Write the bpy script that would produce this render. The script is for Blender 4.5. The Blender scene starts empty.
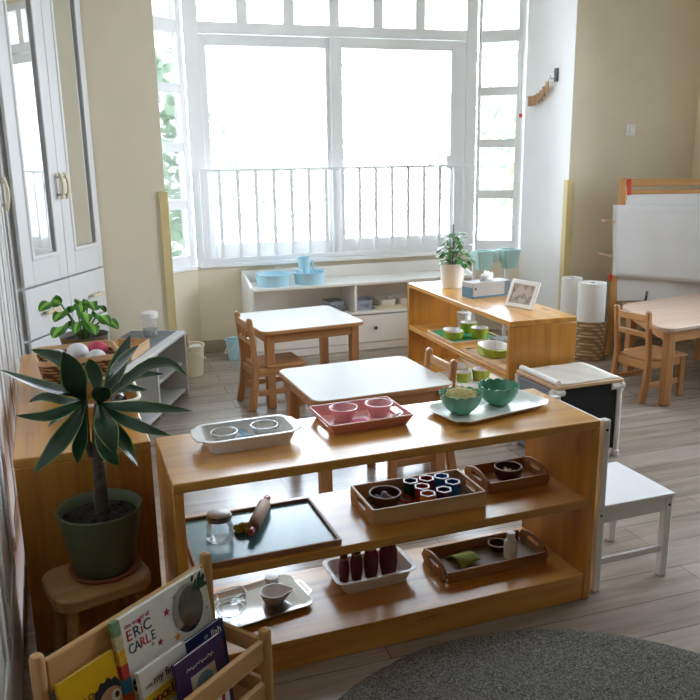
import bpy, bmesh, math, random
from mathutils import Vector, Matrix
random.seed(7)
PI = math.pi
S = bpy.context.scene
COL = S.collection
def R(d): return math.radians(d)

# ------------------------------------------------------------------ materials
def lin(h):
    h = h.lstrip('#'); o = []
    for i in (0, 2, 4):
        c = int(h[i:i+2], 16) / 255
        o.append(c / 12.92 if c <= .04045 else ((c + .055) / 1.055) ** 2.4)
    return (o[0], o[1], o[2], 1)
MATS = {}
def newmat(name):
    m = bpy.data.materials.new(name); m.use_nodes = True
    nt = m.node_tree; nt.nodes.clear()
    out = nt.nodes.new('ShaderNodeOutputMaterial')
    return m, nt, out
def bsdf(nt, out, col=None, rough=.5, **kw):
    b = nt.nodes.new('ShaderNodeBsdfPrincipled')
    if col is not None: b.inputs['Base Color'].default_value = col
    b.inputs['Roughness'].default_value = rough
    for k, v in kw.items(): b.inputs[k.replace('_', ' ')].default_value = v
    nt.links.new(b.outputs[0], out.inputs[0])
    return b
def coords(nt, scale=(1, 1, 1), kind='Object', rnd=False):
    t = nt.nodes.new('ShaderNodeTexCoord'); mp = nt.nodes.new('ShaderNodeMapping')
    mp.inputs['Scale'].default_value = scale
    nt.links.new(t.outputs[kind], mp.inputs['Vector'])
    if rnd:
        oi = nt.nodes.new('ShaderNodeObjectInfo'); mm = nt.nodes.new('ShaderNodeMath'); mm.operation = 'MULTIPLY'
        mm.inputs[1].default_value = 37.0
        nt.links.new(oi.outputs['Random'], mm.inputs[0]); cx = nt.nodes.new('ShaderNodeCombineXYZ')
        for i in range(3): nt.links.new(mm.outputs[0], cx.inputs[i])
        nt.links.new(cx.outputs[0], mp.inputs['Location'])
    return mp
def noise(nt, vec, scale, detail=4, rough=.55, dist=0):
    n = nt.nodes.new('ShaderNodeTexNoise')
    n.inputs['Scale'].default_value = scale; n.inputs['Detail'].default_value = detail
    n.inputs['Roughness'].default_value = rough; n.inputs['Distortion'].default_value = dist
    if vec is not None: nt.links.new(vec.outputs[0], n.inputs['Vector'])
    return n
def ramp(nt, fac, stops):
    r = nt.nodes.new('ShaderNodeValToRGB'); e = r.color_ramp.elements
    while len(e) < len(stops): e.new(.5)
    for i, (p, c) in enumerate(stops): e[i].position = p; e[i].color = c
    nt.links.new(fac, r.inputs['Fac']); return r
def mixc(nt, fac, a, b, mode='MIX'):
    m = nt.nodes.new('ShaderNodeMix'); m.data_type = 'RGBA'; m.blend_type = mode
    if isinstance(fac, (int, float)): m.inputs[0].default_value = fac
    else: nt.links.new(fac, m.inputs[0])
    for i, v in ((6, a), (7, b)):
        if isinstance(v, tuple): m.inputs[i].default_value = v
        else: nt.links.new(v, m.inputs[i])
    return m.outputs[2]
def bump(nt, b, h, strength=.2, dist=.01):
    n = nt.nodes.new('ShaderNodeBump'); n.inputs['Strength'].default_value = strength; n.inputs['Distance'].default_value = dist
    nt.links.new(h, n.inputs['Height']); nt.links.new(n.outputs[0], b.inputs['Normal'])
def plain(name, h, rough=.5, var=.06, scale=9, metal=0., **kw):
    """painted / plastic / fabric surface with a faint procedural mottling"""
    if name in MATS: return MATS[name]
    m, nt, out = newmat(name); c = lin(h)
    b = bsdf(nt, out, c, rough, Metallic=metal, **kw)
    n = noise(nt, coords(nt), scale, 3)
    d = tuple(x * (1 - var) for x in c[:3]) + (1,); l = tuple(min(1, x * (1 + var)) for x in c[:3]) + (1,)
    r = ramp(nt, n.outputs['Fac'], [(.3, d), (.7, l)])
    nt.links.new(r.outputs[0], b.inputs['Base Color'])
    MATS[name] = m; return m
def wood(name, base, dark, axis='x', rough=.35, knots=True, fine=22, coat=0.0):
    if name in MATS: return MATS[name]
    m, nt, out = newmat(name)
    b = bsdf(nt, out, lin(base), rough, Coat_Weight=coat, Coat_Roughness=.15)
    sc = {'x': (1.1, fine, fine), 'y': (fine, 1.1, fine), 'z': (fine, fine, 1.1)}[axis]
    n = noise(nt, coords(nt, sc, rnd=True), 1.0, 5, .6, .6)
    c1 = ramp(nt, n.outputs['Fac'], [(.28, lin(dark)), (.55, lin(base)), (.8, tuple(min(1, x * 1.12) for x in lin(base)[:3]) + (1,))])
    col = c1.outputs[0]
    if knots:
        s2 = {'x': (2.2, 5, 5), 'y': (5, 2.2, 5), 'z': (5, 5, 2.2)}[axis]
        v = nt.nodes.new('ShaderNodeTexVoronoi'); v.inputs['Scale'].default_value = 1.0
        nt.links.new(coords(nt, s2, rnd=True).outputs[0], v.inputs['Vector'])
        k = ramp(nt, v.outputs['Distance'], [(.05, (.85, .85, .85, 1)), (.13, (0, 0, 0, 1))])
        kc = tuple(x * .32 for x in lin(dark)[:3]) + (1,)
        col = mixc(nt, k.outputs[0], col, kc)
    nt.links.new(col, b.inputs['Base Color'])
    bump(nt, b, n.outputs['Fac'], .08, .002)
    MATS[name] = m; return m
def thin_glass(name, tint=(1, 1, 1, 1), refl=.9):
    if name in MATS: return MATS[name]
    m, nt, out = newmat(name)
    t = nt.nodes.new('ShaderNodeBsdfTransparent'); t.inputs[0].default_value = tint
    g = nt.nodes.new('ShaderNodeBsdfGlossy'); g.inputs['Roughness'].default_value = .03
    n = noise(nt, coords(nt), 3, 1)
    rr = ramp(nt, n.outputs['Fac'], [(.2, (.02, .02, .02, 1)), (.8, (.05, .05, .05, 1))])
    nt.links.new(rr.outputs[0], g.inputs['Roughness'])
    f = nt.nodes.new('ShaderNodeFresnel'); f.inputs[0].default_value = 1.45
    k = nt.nodes.new('ShaderNodeMath'); k.operation = 'MULTIPLY'; k.inputs[1].default_value = refl
    nt.links.new(f.outputs[0], k.inputs[0])
    mx = nt.nodes.new('ShaderNodeMixShader'); nt.links.new(k.outputs[0], mx.inputs[0])
    nt.links.new(t.outputs[0], mx.inputs[1]); nt.links.new(g.outputs[0], mx.inputs[2])
    nt.links.new(mx.outputs[0], out.inputs[0]); MATS[name] = m; return m
def translucent(name, h, alpha=.55, rough=.3):
    """cloudy see-through plastic"""
    if name in MATS: return MATS[name]
    m, nt, out = newmat(name)
    b = bsdf(nt, out, lin(h), rough)
    n = noise(nt, coords(nt), 8, 2)
    r = ramp(nt, n.outputs['Fac'], [(.3, (alpha * .9,) * 3 + (1,)), (.7, (min(1, alpha * 1.1),) * 3 + (1,))])
    nt.links.new(r.outputs[0], b.inputs['Alpha']); MATS[name] = m; return m

def floor_mat():
    m, nt, out = newmat('laminate planks')
    b = bsdf(nt, out, None, .26, Specular_IOR_Level=.8)
    br = nt.nodes.new('ShaderNodeTexBrick'); br.offset = .37; br.inputs['Scale'].default_value = 1
    br.inputs['Brick Width'].default_value = 1.25; br.inputs['Row Height'].default_value = .17
    br.inputs['Mortar Size'].default_value = .0016; br.inputs['Bias'].default_value = 0
    br.inputs['Color1'].default_value = lin('#b9ada1'); br.inputs['Color2'].default_value = lin('#9f9284')
    br.inputs['Mortar'].default_value = lin('#6b5a49')
    nt.links.new(coords(nt).outputs[0], br.inputs['Vector'])
    n = noise(nt, coords(nt, (1.6, 17, 1)), 1, 6, .62, .8)
    g = ramp(nt, n.outputs['Fac'], [(.3, (.58, .53, .48, 1)), (.52, (.80, .78, .76, 1)), (.75, (.98, .97, .96, 1))])
    nt.links.new(mixc(nt, 1.0, br.outputs['Color'], g.outputs[0], 'MULTIPLY'), b.inputs['Base Color'])
    bump(nt, b, n.outputs['Fac'], .06, .002)
    return m
def rug_mat():
    m, nt, out = newmat('speckled grey pile'); b = bsdf(nt, out, None, .95)
    n = noise(nt, coords(nt), 170, 3, .7)
    n2 = noise(nt, coords(nt), 60, 3, .6)
    r = ramp(nt, n.outputs['Fac'], [(.34, lin('#373431')), (.5, lin('#7b766e')), (.66, lin('#aaa49a'))])
    r2 = ramp(nt, n2.outputs['Fac'], [(.3, (.7, .7, .7, 1)), (.7, (1.1, 1.1, 1.1, 1))])
    nt.links.new(mixc(nt, 1.0, r.outputs[0], r2.outputs[0], 'MULTIPLY'), b.inputs['Base Color'])
    bump(nt, b, n.outputs['Fac'], 1.0, .012); return m
def weave_mat(name, a, c, sx=60, sz=60):
    m, nt, out = newmat(name); b = bsdf(nt, out, None, .75)
    mp = coords(nt)
    w1 = nt.nodes.new('ShaderNodeTexWave'); w1.bands_direction = 'Z'; w1.inputs['Scale'].default_value = sz; w1.inputs['Distortion'].default_value = .6
    w2 = nt.nodes.new('ShaderNodeTexWave'); w2.bands_direction = 'DIAGONAL'; w2.inputs['Scale'].default_value = sx; w2.inputs['Distortion'].default_value = .6
    for w in (w1, w2): nt.links.new(mp.outputs[0], w.inputs['Vector'])
    mm = nt.nodes.new('ShaderNodeMath'); mm.operation = 'MULTIPLY'
    nt.links.new(w1.outputs['Fac'], mm.inputs[0]); nt.links.new(w2.outputs['Fac'], mm.inputs[1])
    r = ramp(nt, mm.outputs[0], [(.05, lin(a)), (.6, lin(c))])
    nt.links.new(r.outputs[0], b.inputs['Base Color']); bump(nt, b, mm.outputs[0], .8, .006); return m
def leaf_mat(name, mid, edge, rough=.3, width=.0, trans=0.0):
    """leaf blade: U of the blade runs across it; midrib colour to margin colour"""
    m, nt, out = newmat(name); b = bsdf(nt, out, None, rough)
    uv = nt.nodes.new('ShaderNodeUVMap'); sep = nt.nodes.new('ShaderNodeSeparateXYZ')
    nt.links.new(uv.outputs[0], sep.inputs[0])
    n = noise(nt, coords(nt), 26, 3)
    ad = nt.nodes.new('ShaderNodeMath'); ad.operation = 'MULTIPLY_ADD'; ad.inputs[1].default_value = .22
    nt.links.new(n.outputs['Fac'], ad.inputs[0]); nt.links.new(sep.outputs[0], ad.inputs[2])
    r = ramp(nt, ad.outputs[0], [(.0, lin(mid)), (max(.05, width), lin(mid)), (min(1, width + .12), lin(edge))])
    nt.links.new(r.outputs[0], b.inputs['Base Color'])
    if trans: b.inputs['Transmission Weight'].default_value = 0
    return m

WALL = plain('cream wall paint', '#eadfc6', .8, .03, 3)
BAYW = plain('white bay surface', '#faf9f6', .7, .02, 3)  # bay side walls, whiter than the cream walls
WHITEP = plain('white window paint', '#f8f8f8', .4, .02, 4)
CEIL = plain('white ceiling paint', '#f0ece2', .85, .02, 3)
FLOOR = floor_mat()
BASEB = wood('skirting laminate', '#b5a28c', '#8f7d69', 'x', .5, False)
GUARD = plain('yellow foam guard', '#dcc893', .7, .05, 12)
PX_ = wood('pine along', '#d09646', '#b37831', 'x', .30, True, 20, .3)
PZ_ = wood('pine upright', '#c88a3b', '#a96e2b', 'z', .34, True, 18, .2)
BEECH = wood('beech upright', '#c08a59', '#a16d40', 'z', .42, False, 26)
BEECHX = wood('beech along', '#c7935f', '#a87647', 'x', .42, False, 26)
BEECHY = wood('beech across', '#c7935f', '#a87647', 'y', .42, False, 26)
LIGHTW = wood('pale plywood', '#d8b489', '#bd9468', 'x', .5, False, 30)
LIGHTWY = wood('pale plywood across', '#d8b489', '#bd9468', 'y', .5, False, 30)
EASELW = wood('easel pine', '#d6a265', '#ba8346', 'z', .45, False, 24)
EASELX = wood('easel pine along', '#d6a265', '#ba8346', 'x', .45, False, 24)
BROWNW = wood('brown tray wood', '#a9794f', '#8a5d38', 'x', .5, False, 26)
TRIMW = wood('brown edging', '#956b48', '#765034', 'x', .5, False, 26)
LAMIN = plain('cream laminate', '#c8c5be', .35, .02, 3, 0., Specular_IOR_Level=.03)
LACQ = plain('white lacquer', '#f2efe9', .3, .02, 4)
CABW = plain('wardrobe white', '#dfdedd', .38, .02, 4)
GREYW = plain('pale grey board', '#cfcfce', .4, .03, 4)
GREYD = plain('dark grey mat', '#70747b', .45, .05, 6)
MIRR = plain('mirror silvering', '#f2f4f2', .02, .005, 2, 1.0)
GLASS = thin_glass('window glass')
CGLASS = thin_glass('clear glass', (.985, .992, .992, 1), .5)
CREAMH = plain('cream handle', '#d8cba6', .35, .04, 9)
METAL = plain('brushed steel', '#b9b9bb', .3, .05, 12, 1.0)
DMETAL = plain('dark metal', '#3d3f44', .4, .08, 12, .6)
SILVER = plain('polished steel tray', '#e4e3e3', .24, .03, 8, 1.0)
WPLA = plain('white plastic', '#efece7', .35, .02, 6)
CPLA = plain('cream plastic', '#e9e1c4', .4, .03, 6)
BPLA = plain('light blue plastic', '#b4dcec', .35, .03, 6)
TEALP = plain('mint plastic', '#b0d4cd', .45, .04, 6)
PINKT = plain('pink plastic tray', '#dc9893', .4, .03, 8)
PINKB = translucent('pink clear plastic', '#eab4b8', .72, .15)
CLOUDY = translucent('cloudy plastic', '#eeeae6', .82, .3)
CLEARP = translucent('clear bottle plastic', '#e3e3e3', .3, .15)
SCALL = plain('sage green glaze', '#5f9c83', .18, .06, 10)
OLIVE = plain('lime green glaze', '#a3b13c', .25, .05, 8)
WGLZ = plain('white glaze', '#f0eeea', .2, .02, 8)
MATG = plain('green felt mat', '#3c9b72', .8, .06, 30)
BLUEM = plain('blue green mat', '#5d8d93', .2, .04, 12)
POTG = plain('olive green pot', '#5c6448', .5, .05, 10)
TERRA = plain('terracotta', '#9c5f42', .7, .08, 14)
SOIL = plain('potting soil', '#2a2119', .95, .45, 60)
BARK = plain('ringed bark', '#51463a', .9, .35, 45)
STEMG = plain('green stem', '#5d7d3a', .6, .12, 20)
DRAC = leaf_mat('dragon tree leaf', '#22402a', '#7f9a55', .26, .985)
BRIGHT = leaf_mat('fresh leaf', '#8fc24a', '#3f7d2b', .3, .35)
SMALLL = leaf_mat('small leaf', '#4f8a34', '#2f6427', .4, .6)
WICK = weave_mat('woven water hyacinth', '#4f311b', '#b98752', 17, 24)
RUGM = rug_mat()
BLACKF = plain('black fabric', '#17171a', .8, .2, 40)
GREYP = plain('grey board panel', '#7d8188', .6, .05, 10)
CANVAS = plain('beige canvas', '#c6bcae', .9, .06, 30)
PAPER = plain('off white paper', '#f0eff0', .85, .03, 5)
WPAPER = plain('white paper', '#f4f2ee', .85, .02, 6)
KRAFT = weave_mat('kraft weave', '#94734f', '#c6a47c', 9, 11)
REDP = plain('red tape', '#d8452f', .5, .06, 12)
DRED = plain('dark red lacquer', '#8a1f26', .25, .15, 14)
DREDF = plain('dark maroon lacquer', '#6b1d20', .25, .2, 18)
BROWNB = plain('dark brown wood bowl', '#4a2c1e', .35, .15, 20)
BLACKP = plain('black plastic', '#1d1d20', .4, .1, 20)
YDOUGH = plain('mustard dough', '#b99a1d', .8, .1, 25)
PASTA = plain('pale dry pasta', '#e2d7a0', .7, .12, 60)
LEAFF = plain('green felt cloth', '#8f9c45', .9, .06, 30)

# ------------------------------------------------------------------ mesh building
class MB:
    def __init__(s): s.bm = bmesh.new()
    def _add(s, verts, faces, M=None, smooth=False):
        vs = [s.bm.verts.new((M @ Vector(v)) if M is not None else Vector(v)) for v in verts]
        for f in faces:
            try:
                fc = s.bm.faces.new([vs[i] for i in f]); fc.smooth = smooth
            except ValueError: pass
        return s
    def box(s, x0, x1, y0, y1, z0, z1, M=None):
        v = [(x, y, z) for x in (x0, x1) for y in (y0, y1) for z in (z0, z1)]
        return s._add(v, [(0, 1, 3, 2), (4, 6, 7, 5), (0, 4, 5, 1), (2, 3, 7, 6), (0, 2, 6, 4), (1, 5, 7, 3)], M)
    def loft(s, rings, cap0=True, cap1=True, M=None, smooth=True, closed=True):
        n = len(rings[0]); v = [p for r in rings for p in r]; f = []
        for i in range(len(rings) - 1):
            for j in range(n if closed else n - 1):
                k = (j + 1) % n
                f.append((i*n+j, i*n+k, (i+1)*n+k, (i+1)*n+j))
        s._add(v, f, M, smooth)
        off = len(s.bm.verts) - len(v); s.bm.verts.ensure_lookup_table()
        for cap, base in ((cap0, 0), (cap1, (len(rings)-1)*n)):
            if cap:
                vs = [s.bm.verts[off+base+j] for j in range(n)]
                if base == 0: vs.reverse()
                try: s.bm.faces.new(vs)
                except ValueError: pass
        return s
    def lathe(s, prof, seg=32, M=None, cap0=True, cap1=True, sx=1, sy=1):
        rings = [[(r*sx*math.cos(2*PI*j/seg), r*sy*math.sin(2*PI*j/seg), z) for j in range(seg)] for r, z in prof]
        return s.loft(rings, cap0, cap1, M)
    def cyl(s, r, z0, z1, M=None, seg=20): return s.lathe([(r, z0), (r, z1)], seg, M)
    def tube(s, pts, r, seg=8, M=None):
        P = [Vector(p) for p in pts]; n = len(P); rings = []
        rs = r if isinstance(r, (list, tuple)) else [r]*n
        up = Vector((0, 0, 1))
        for i in range(n):
            t = (P[min(i+1, n-1)] - P[max(i-1, 0)]).normalized()
            if i == 0:
                a = up.cross(t)
                if a.length < .3: a = Vector((1, 0, 0)).cross(t)
            else: a = a - a.dot(t)*t
            a.normalize(); b = t.cross(a)
            rings.append([tuple(P[i] + rs[i]*(math.cos(2*PI*j/seg)*a + math.sin(2*PI*j/seg)*b)) for j in range(seg)])
        return s.loft(rings, M=M)
    def prism(s, poly, z0, z1, M=None, smooth=False):
        return s.loft([[(x, y, z0) for x, y in poly], [(x, y, z1) for x, y in poly]], M=M, smooth=smooth)
    def ringprism(s, outer, inner, z0, z1, M=None):
        n = len(outer); v = []
        for z in (z0, z1):
            v += [(x, y, z) for x, y in outer]; v += [(x, y, z) for x, y in inner]
        f = []
        for j in range(n):
            k = (j+1) % n
            f += [(j, k, 2*n+k, 2*n+j), (n+k, n+j, 3*n+j, 3*n+k), (k, j, n+j, n+k), (2*n+j, 2*n+k, 3*n+k, 3*n+j)]
        return s._add(v, f, M)
    def ball(s, rx, ry, rz, M=None, seg=16, rings=10):
        pr = [(max(1e-4, math.sin(PI*i/rings)), -math.cos(PI*i/rings)) for i in range(rings+1)]
        rg = [[(r*rx*math.cos(2*PI*j/seg), r*ry*math.sin(2*PI*j/seg), z*rz) for j in range(seg)] for r, z in pr]
        return s.loft(rg, False, False, M)
def T(x=0, y=0, z=0, rz=0, rx=0, ry=0): return Matrix.Translation((x, y, z)) @ Matrix.Rotation(rz, 4, 'Z') @ Matrix.Rotation(ry, 4, 'Y') @ Matrix.Rotation(rx, 4, 'X')
def rrect(w, d, r, z, n=5, cx=0, cy=0):
    o = []
    for sx, sy, a0 in ((1, 1, 0), (-1, 1, 90), (-1, -1, 180), (1, -1, 270)):
        for i in range(n+1):
            a = R(a0 + 90*i/n)
            o.append((cx + sx*(w/2-r) + r*math.cos(a), cy + sy*(d/2-r) + r*math.sin(a), z))
    return o
def rr2(w, d, r, n=5, cx=0, cy=0): return [(x, y) for x, y, z in rrect(w, d, r, 0, n, cx, cy)]

def obj(name, mb, mat, parent=None, bev=0, loc=None, sub=0, seg=2):
    me = bpy.data.meshes.new(name); bm = mb.bm
    bmesh.ops.recalc_face_normals(bm, faces=bm.faces[:]); bm.to_mesh(me); bm.free(); me.set_sharp_from_angle(angle=R(42))
    for m in (mat if isinstance(mat, (list, tuple)) else [mat]): me.materials.append(m)
    o = bpy.data.objects.new(name, me); COL.objects.link(o)
    if parent is not None: o.parent = parent
    if loc: o.location = loc
    if bev:
        b = o.modifiers.new('bevel', 'BEVEL'); b.width = bev; b.segments = seg; b.limit_method = 'ANGLE'; b.angle_limit = R(40)
    if sub:
        b = o.modifiers.new('sub', 'SUBSURF'); b.levels = b.render_levels = sub
    return o
def tag(o, label, cat, group=None):
    o['label'] = label; o['category'] = cat
    if group: o['group'] = group
    return o
def thing(name, label, cat, loc=(0, 0, 0), rz=0, group=None):
    o = bpy.data.objects.new(name, None); COL.objects.link(o); o.empty_display_size = .05
    o.location = loc; o.rotation_euler = (0, 0, rz); return tag(o, label, cat, group)
def struct(name, mb, mat, bev=0):
    o = obj(name, mb, mat, bev=bev); o['kind'] = 'structure'; return o
def dup(root, loc, rz, label, group=None):
    r = root.copy(); COL.objects.link(r); r.location = loc; r.rotation_euler = (0, 0, rz); r['label'] = label
    if group: r['group'] = group
    def rec(a, b):
        for ch in list(a.children):
            c = ch.copy(); COL.objects.link(c); c.parent = b; rec(ch, c)
    rec(root, r); return r
def text(name, body, size, mat, parent, M, depth=.0006, align='LEFT', sx=1):
    cu = bpy.data.curves.new(name, 'FONT'); cu.body = body; cu.size = size; cu.extrude = depth; cu.align_x = align; cu.resolution_u = 3
    t = bpy.data.objects.new(name, cu); COL.objects.link(t)
    bpy.context.view_layer.update()
    me = bpy.data.meshes.new_from_object(t.evaluated_get(bpy.context.evaluated_depsgraph_get()))
    bpy.data.objects.remove(t)
    o = bpy.data.objects.new(name, me); COL.objects.link(o); me.materials.clear(); me.materials.append(mat)
    o.parent = parent; o.matrix_local = M @ Matrix.Diagonal((sx, 1, 1, 1)); return o

# ------------------------------------------------------------------ camera
f_px, p, r_, hd = 787.471, .24308761, -.01585857, .31502963
c_, s_ = math.cos(-hd), math.sin(-hd)
W3 = Matrix(((c_, -s_, 0), (s_, c_, 0), (0, 0, 1)))
F = Vector((0, math.cos(p), -math.sin(p))); rt = Vector((1, 0, 0)); up = rt.cross(F)
RR = W3 @ (math.cos(r_)*rt + math.sin(r_)*up); UU = W3 @ (-math.sin(r_)*rt + math.cos(r_)*up); FF = W3 @ F
cam = bpy.data.cameras.new('camera'); cam.sensor_width = 36; cam.lens = 36*f_px/700
cam.clip_start = .05; cam.clip_end = 200
co = bpy.data.objects.new('camera', cam); COL.objects.link(co)
mw = Matrix.Identity(4)
for i in range(3): mw[i][0] = RR[i]; mw[i][1] = UU[i]; mw[i][2] = -FF[i]
mw[0][3], mw[1][3], mw[2][3] = 0, 0, 1.55
co.matrix_world = mw; S.camera = co

# ------------------------------------------------------------------ room shell
CH = 3.0; YB = 5.37; YW = 6.305; XL = .494; XR = 3.545; YC = 6.065; TH = .14
struct('floor', MB().box(-1.2, 5.0, -2.6, 6.6, -.1, 0), FLOOR)
struct('ceiling', MB().box(-1.2, 5.0, -2.6, 6.6, CH, CH+.1), CEIL)
struct('wall_back_left', MB().box(-1.1, XL, YB, YB+TH, 0, CH), WALL)
struct('wall_back_right', MB().box(XR+.004, 4.84, YB, YB+TH, 0, CH), WALL)
struct('trim_3', MB().box(XR-.001, XR+.0035, YB+.001, YB+TH, 0, CH), BAYW)
struct('wall_left', MB().box(-1.1, -.96, -2.4, YB, 0, CH), WALL)
struct('wall_right', MB().box(4.70, 4.84, -2.4, 2.4, 0, CH).box(4.70, 4.84, 4.6, YB, 0, CH).box(4.70, 4.84, 2.4, 4.6, 0, .8).box(4.70, 4.84, 2.4, 4.6, 2.5, CH), WALL)  # opening cut for the added fill window, out of view
struct('wall_front', MB().box(-1.1, 4.84, -2.54, -2.4, 0, CH), plain('bounce dimming brown', '#54483c', .8, .03, 3))  # wall behind the camera, coloured dark to cut bounce light on the foreground
struct('wall_bay_left', MB().box(XL-TH, XL, YB+TH, YC, 0, CH), BAYW)
struct('wall_bay_right', MB().box(XR, XR+TH, YB+TH, YC, 0, CH), BAYW)
XA, XB = .79, 3.226
def cant_poly(a, b, t0, t1):
    (ax, ay), (bx, by) = a, b
    d = Vector((bx-ax, by-ay)); L = d.length; d /= L; n = Vector((-d.y, d.x))
    return [(ax+n.x*t0, ay+n.y*t0), (bx+n.x*t0, by+n.y*t0), (bx+n.x*t1, by+n.y*t1), (ax+n.x*t1, ay+n.y*t1)]
LC, RC = ((XL, YC), (XA, YW)), ((XB, YW), (XR, YC))
WT = 2.86
struct('wall_bay_under_window', MB().box(XA-.02, XB+.02, YW, YW+TH, 0, .70).box(XA-.02, XB+.02, YW, YW+TH, WT, CH), WALL)
for nm, (a, b) in (('wall_bay_left_angle', LC), ('wall_bay_right_angle', RC)):
    struct(nm, MB().prism(cant_poly(a, b, 0, TH), 0, .70).prism(cant_poly(a, b, 0, TH), WT, CH), WALL)
bb = MB().box(XA+.01, XB-.01, YW-.014, YW-.001, .001, .10)
struct('baseboard_bay', bb.prism(cant_poly((XL+.005, YC), (XA, YW-.004), -.014, -.001), .001, .10), BASEB, .002)
struct('baseboard_right', MB().box(XR+.02, 4.69, YB-.014, YB-.001, .001, .10), BASEB, .002)
struct('trim_1', MB().box(XL-.045, XL+.004, YB-.014, YB-.001, .35, 1.335).box(XL+.001, XL+.016, YB-.014, YB+.035, .35, 1.335), GUARD, .004)
struct('trim_2', MB().box(XR-.004, XR+.045, YB-.014, YB-.001, .10, 1.335).box(XR-.014, XR-.001, YB-.014, YB+.045, .10, 1.335), GUARD, .004)

# ---- windows
def wroot(n): 
    o = bpy.data.objects.new(n, None); COL.objects.link(o); o['kind'] = 'structure'; return o
w1 = wroot('window_1'); y0, y1 = YW+.012, YW+.085
m = MB()
m.box(XA, .905, y0, y1, .70, WT).box(3.125, XB, y0, y1, .70, WT)
m.box(.905, 3.125, y0, y1, .70, .755).box(.905, 3.125, y0, y1, 2.455, 2.535).box(.905, 3.125, y0, y1, 2.80, WT)
obj('frame', m, WHITEP, w1, .004)
m = MB()
for i in range(1, 6):
    x = .916+.367*i-.084; m.box(x, x+.084, y0+.005, y1-.005, 2.535, 2.80)
obj('transom_bars', m, WHITEP, w1, .004)
obj('transom_glass', MB().box(.906, 3.124, y0+.035, y0+.04, 2.536, 2.799), GLASS, w1)
def sash(x0, x1, ya, pl, pr):
    m = MB().box(x0, pl, ya, ya+.035, .757, 2.452).box(pr, x1, ya, ya+.035, .757, 2.452)
    m.box(pl, pr, ya, ya+.035, .757, .865).box(pl, pr, ya, ya+.035, 2.372, 2.452)
    o = obj('sash', m, WHITEP, w1, .004)
    obj('pane', MB().box(pl, pr, ya+.014, ya+.018, .865, 2.372), GLASS, o); return o
sash(.908, 1.985, y0+.04, .958, 1.905)
s2 = sash(1.935, 3.122, y0+.002, 2.03, 2.99)
obj('sash_handle', MB().box(2.945, 2.985, y0-.02, y0+.002, 1.42, 1.53), WHITEP, s2, .005)
obj('sill', MB().box(XA+.03, XB-.03, YW-.045, YW+.012, .692, .722), WHITEP, w1, .005)
def cant_window(n, a, b, sl, pl, pr):
    w = wroot(n); d = Vector((b[0]-a[0], b[1]-a[1])); L = d.length; M = T(a[0], a[1], 0, math.atan2(d.y, d.x))
    m = MB().box(0, pl, .012, .075, .70, WT, M).box(pr, L, .012, .075, .70, WT, M)
    zs = [(.70, .80), (1.16, 1.235), (1.59, 1.66), (2.015, 2.085), (2.44, 2.535), (2.80, WT)]
    for z0, z1 in zs: m.box(pl, pr, .014, .073, z0, z1, M)
    obj('frame', m, WHITEP, w, .004)
    for i in range(5): obj('pane', MB().box(pl, pr, .04, .044, zs[i][1], zs[i+1][0], M), GLASS, w)
    obj('sill', MB().box(.02, L-.02, -.03, .012, .688, .712, M), WHITEP, w, .004)
    return M
cant_window('window_2', *LC, 0, .055, .325)
MR = cant_window('window_3', *RC, 0, .03, .325)

w_fill = wroot('added_fill_window')  # unseen window, added to bring fill daylight into the room
m = MB().box(4.74, 4.80, 2.4, 2.46, .8, 2.5).box(4.74, 4.80, 4.54, 4.6, .8, 2.5).box(4.74, 4.80, 2.46, 4.54, .8, .86).box(4.74, 4.80, 2.46, 4.54, 2.44, 2.5).box(4.74, 4.80, 3.47, 3.53, .86, 2.44)
obj('frame', m, WHITEP, w_fill, .004)
for ya, yb in ((2.46, 3.47), (3.53, 4.54)): obj('pane', MB().box(4.765, 4.769, ya, yb, .86, 2.44), GLASS, w_fill)
# ---- railing in front of the window
t = thing('window_railing', 'white metal safety railing with upright bars across the big window', 'railing', (0, YW-.03, 0))
RW = plain('white railing paint', '#f8f9fb', .35, .02, 6)
obj('top_rail', MB().box(.845, 3.165, -.012, .012, 1.436, 1.456), RW, t, .003)
obj('bottom_rail', MB().box(.845, 3.165, -.012, .012, .735, .765), RW, t, .003)
for i, (xa, xb) in enumerate(((.845, .905), (3.10, 3.165))): obj('post', MB().box(xa, xb, -.014, .014, .7225, 1.436), RW, t, .003)
for i in range(15):
    x = .995+.1445*i; obj('bar', MB().box(x-.014, x+.014, -.008, .008, .765, 1.436), RW, t, .003)

# ---- wall bits
t = thing('light_switch', 'small white wall switch on the beige wall above the easel', 'switch', (4.076, YB, 1.703))
obj('plate', MB().box(-.043, .043, -.009, -.0005, -.043, .043), WPLA, t, .003)
obj('rocker', MB().box(-.012, .012, -.014, -.009, -.02, .02), WPLA, t, .002)
t = thing('wall_hook', 'dark grey clip hook on the white bay wall holding the wooden garland', 'hook', (XR, 5.60, 2.125))
obj('back_plate', MB().box(-.012, -.0005, -.025, .025, -.05, .05), DMETAL, t, .004)
obj('prong', MB().tube([(-.012, .01, -.02), (-.035, .015, -.03), (-.045, .018, -.02), (-.045, .018, .0)], .006), METAL, t)
t = thing('hanging_garland', 'short garland of brown wooden slats hung across the white bay wall', 'garland', (XR, 0, 0))
gp = [(-.045, 5.62+.34*k/8, 2.11 - .12*k/8 - .05*math.sin(PI*k/8)) for k in range(9)]
obj('cord', MB().tube(gp, .0025, 6), CANVAS, t)
GW = wood('garland slats', '#b08356', '#8b6038', 'z', .6, False)
for k in range(1, 8): 
    x, y, z = gp[k]; obj('slat', MB().box(-.004, .004, -.02, .02, -.075, .004), GW, t, .002, (x, y, z))
t = thing('blind_wand', 'thin white blind wand with red tip beside the right angled window', 'wand', (3.505, 6.06, 1.83))
obj('rod', MB().cyl(.009, .03, .55, None, 10), WHITEP, t); obj('tip', MB().cyl(.013, 0, .03, None, 10), REDP, t)

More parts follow.
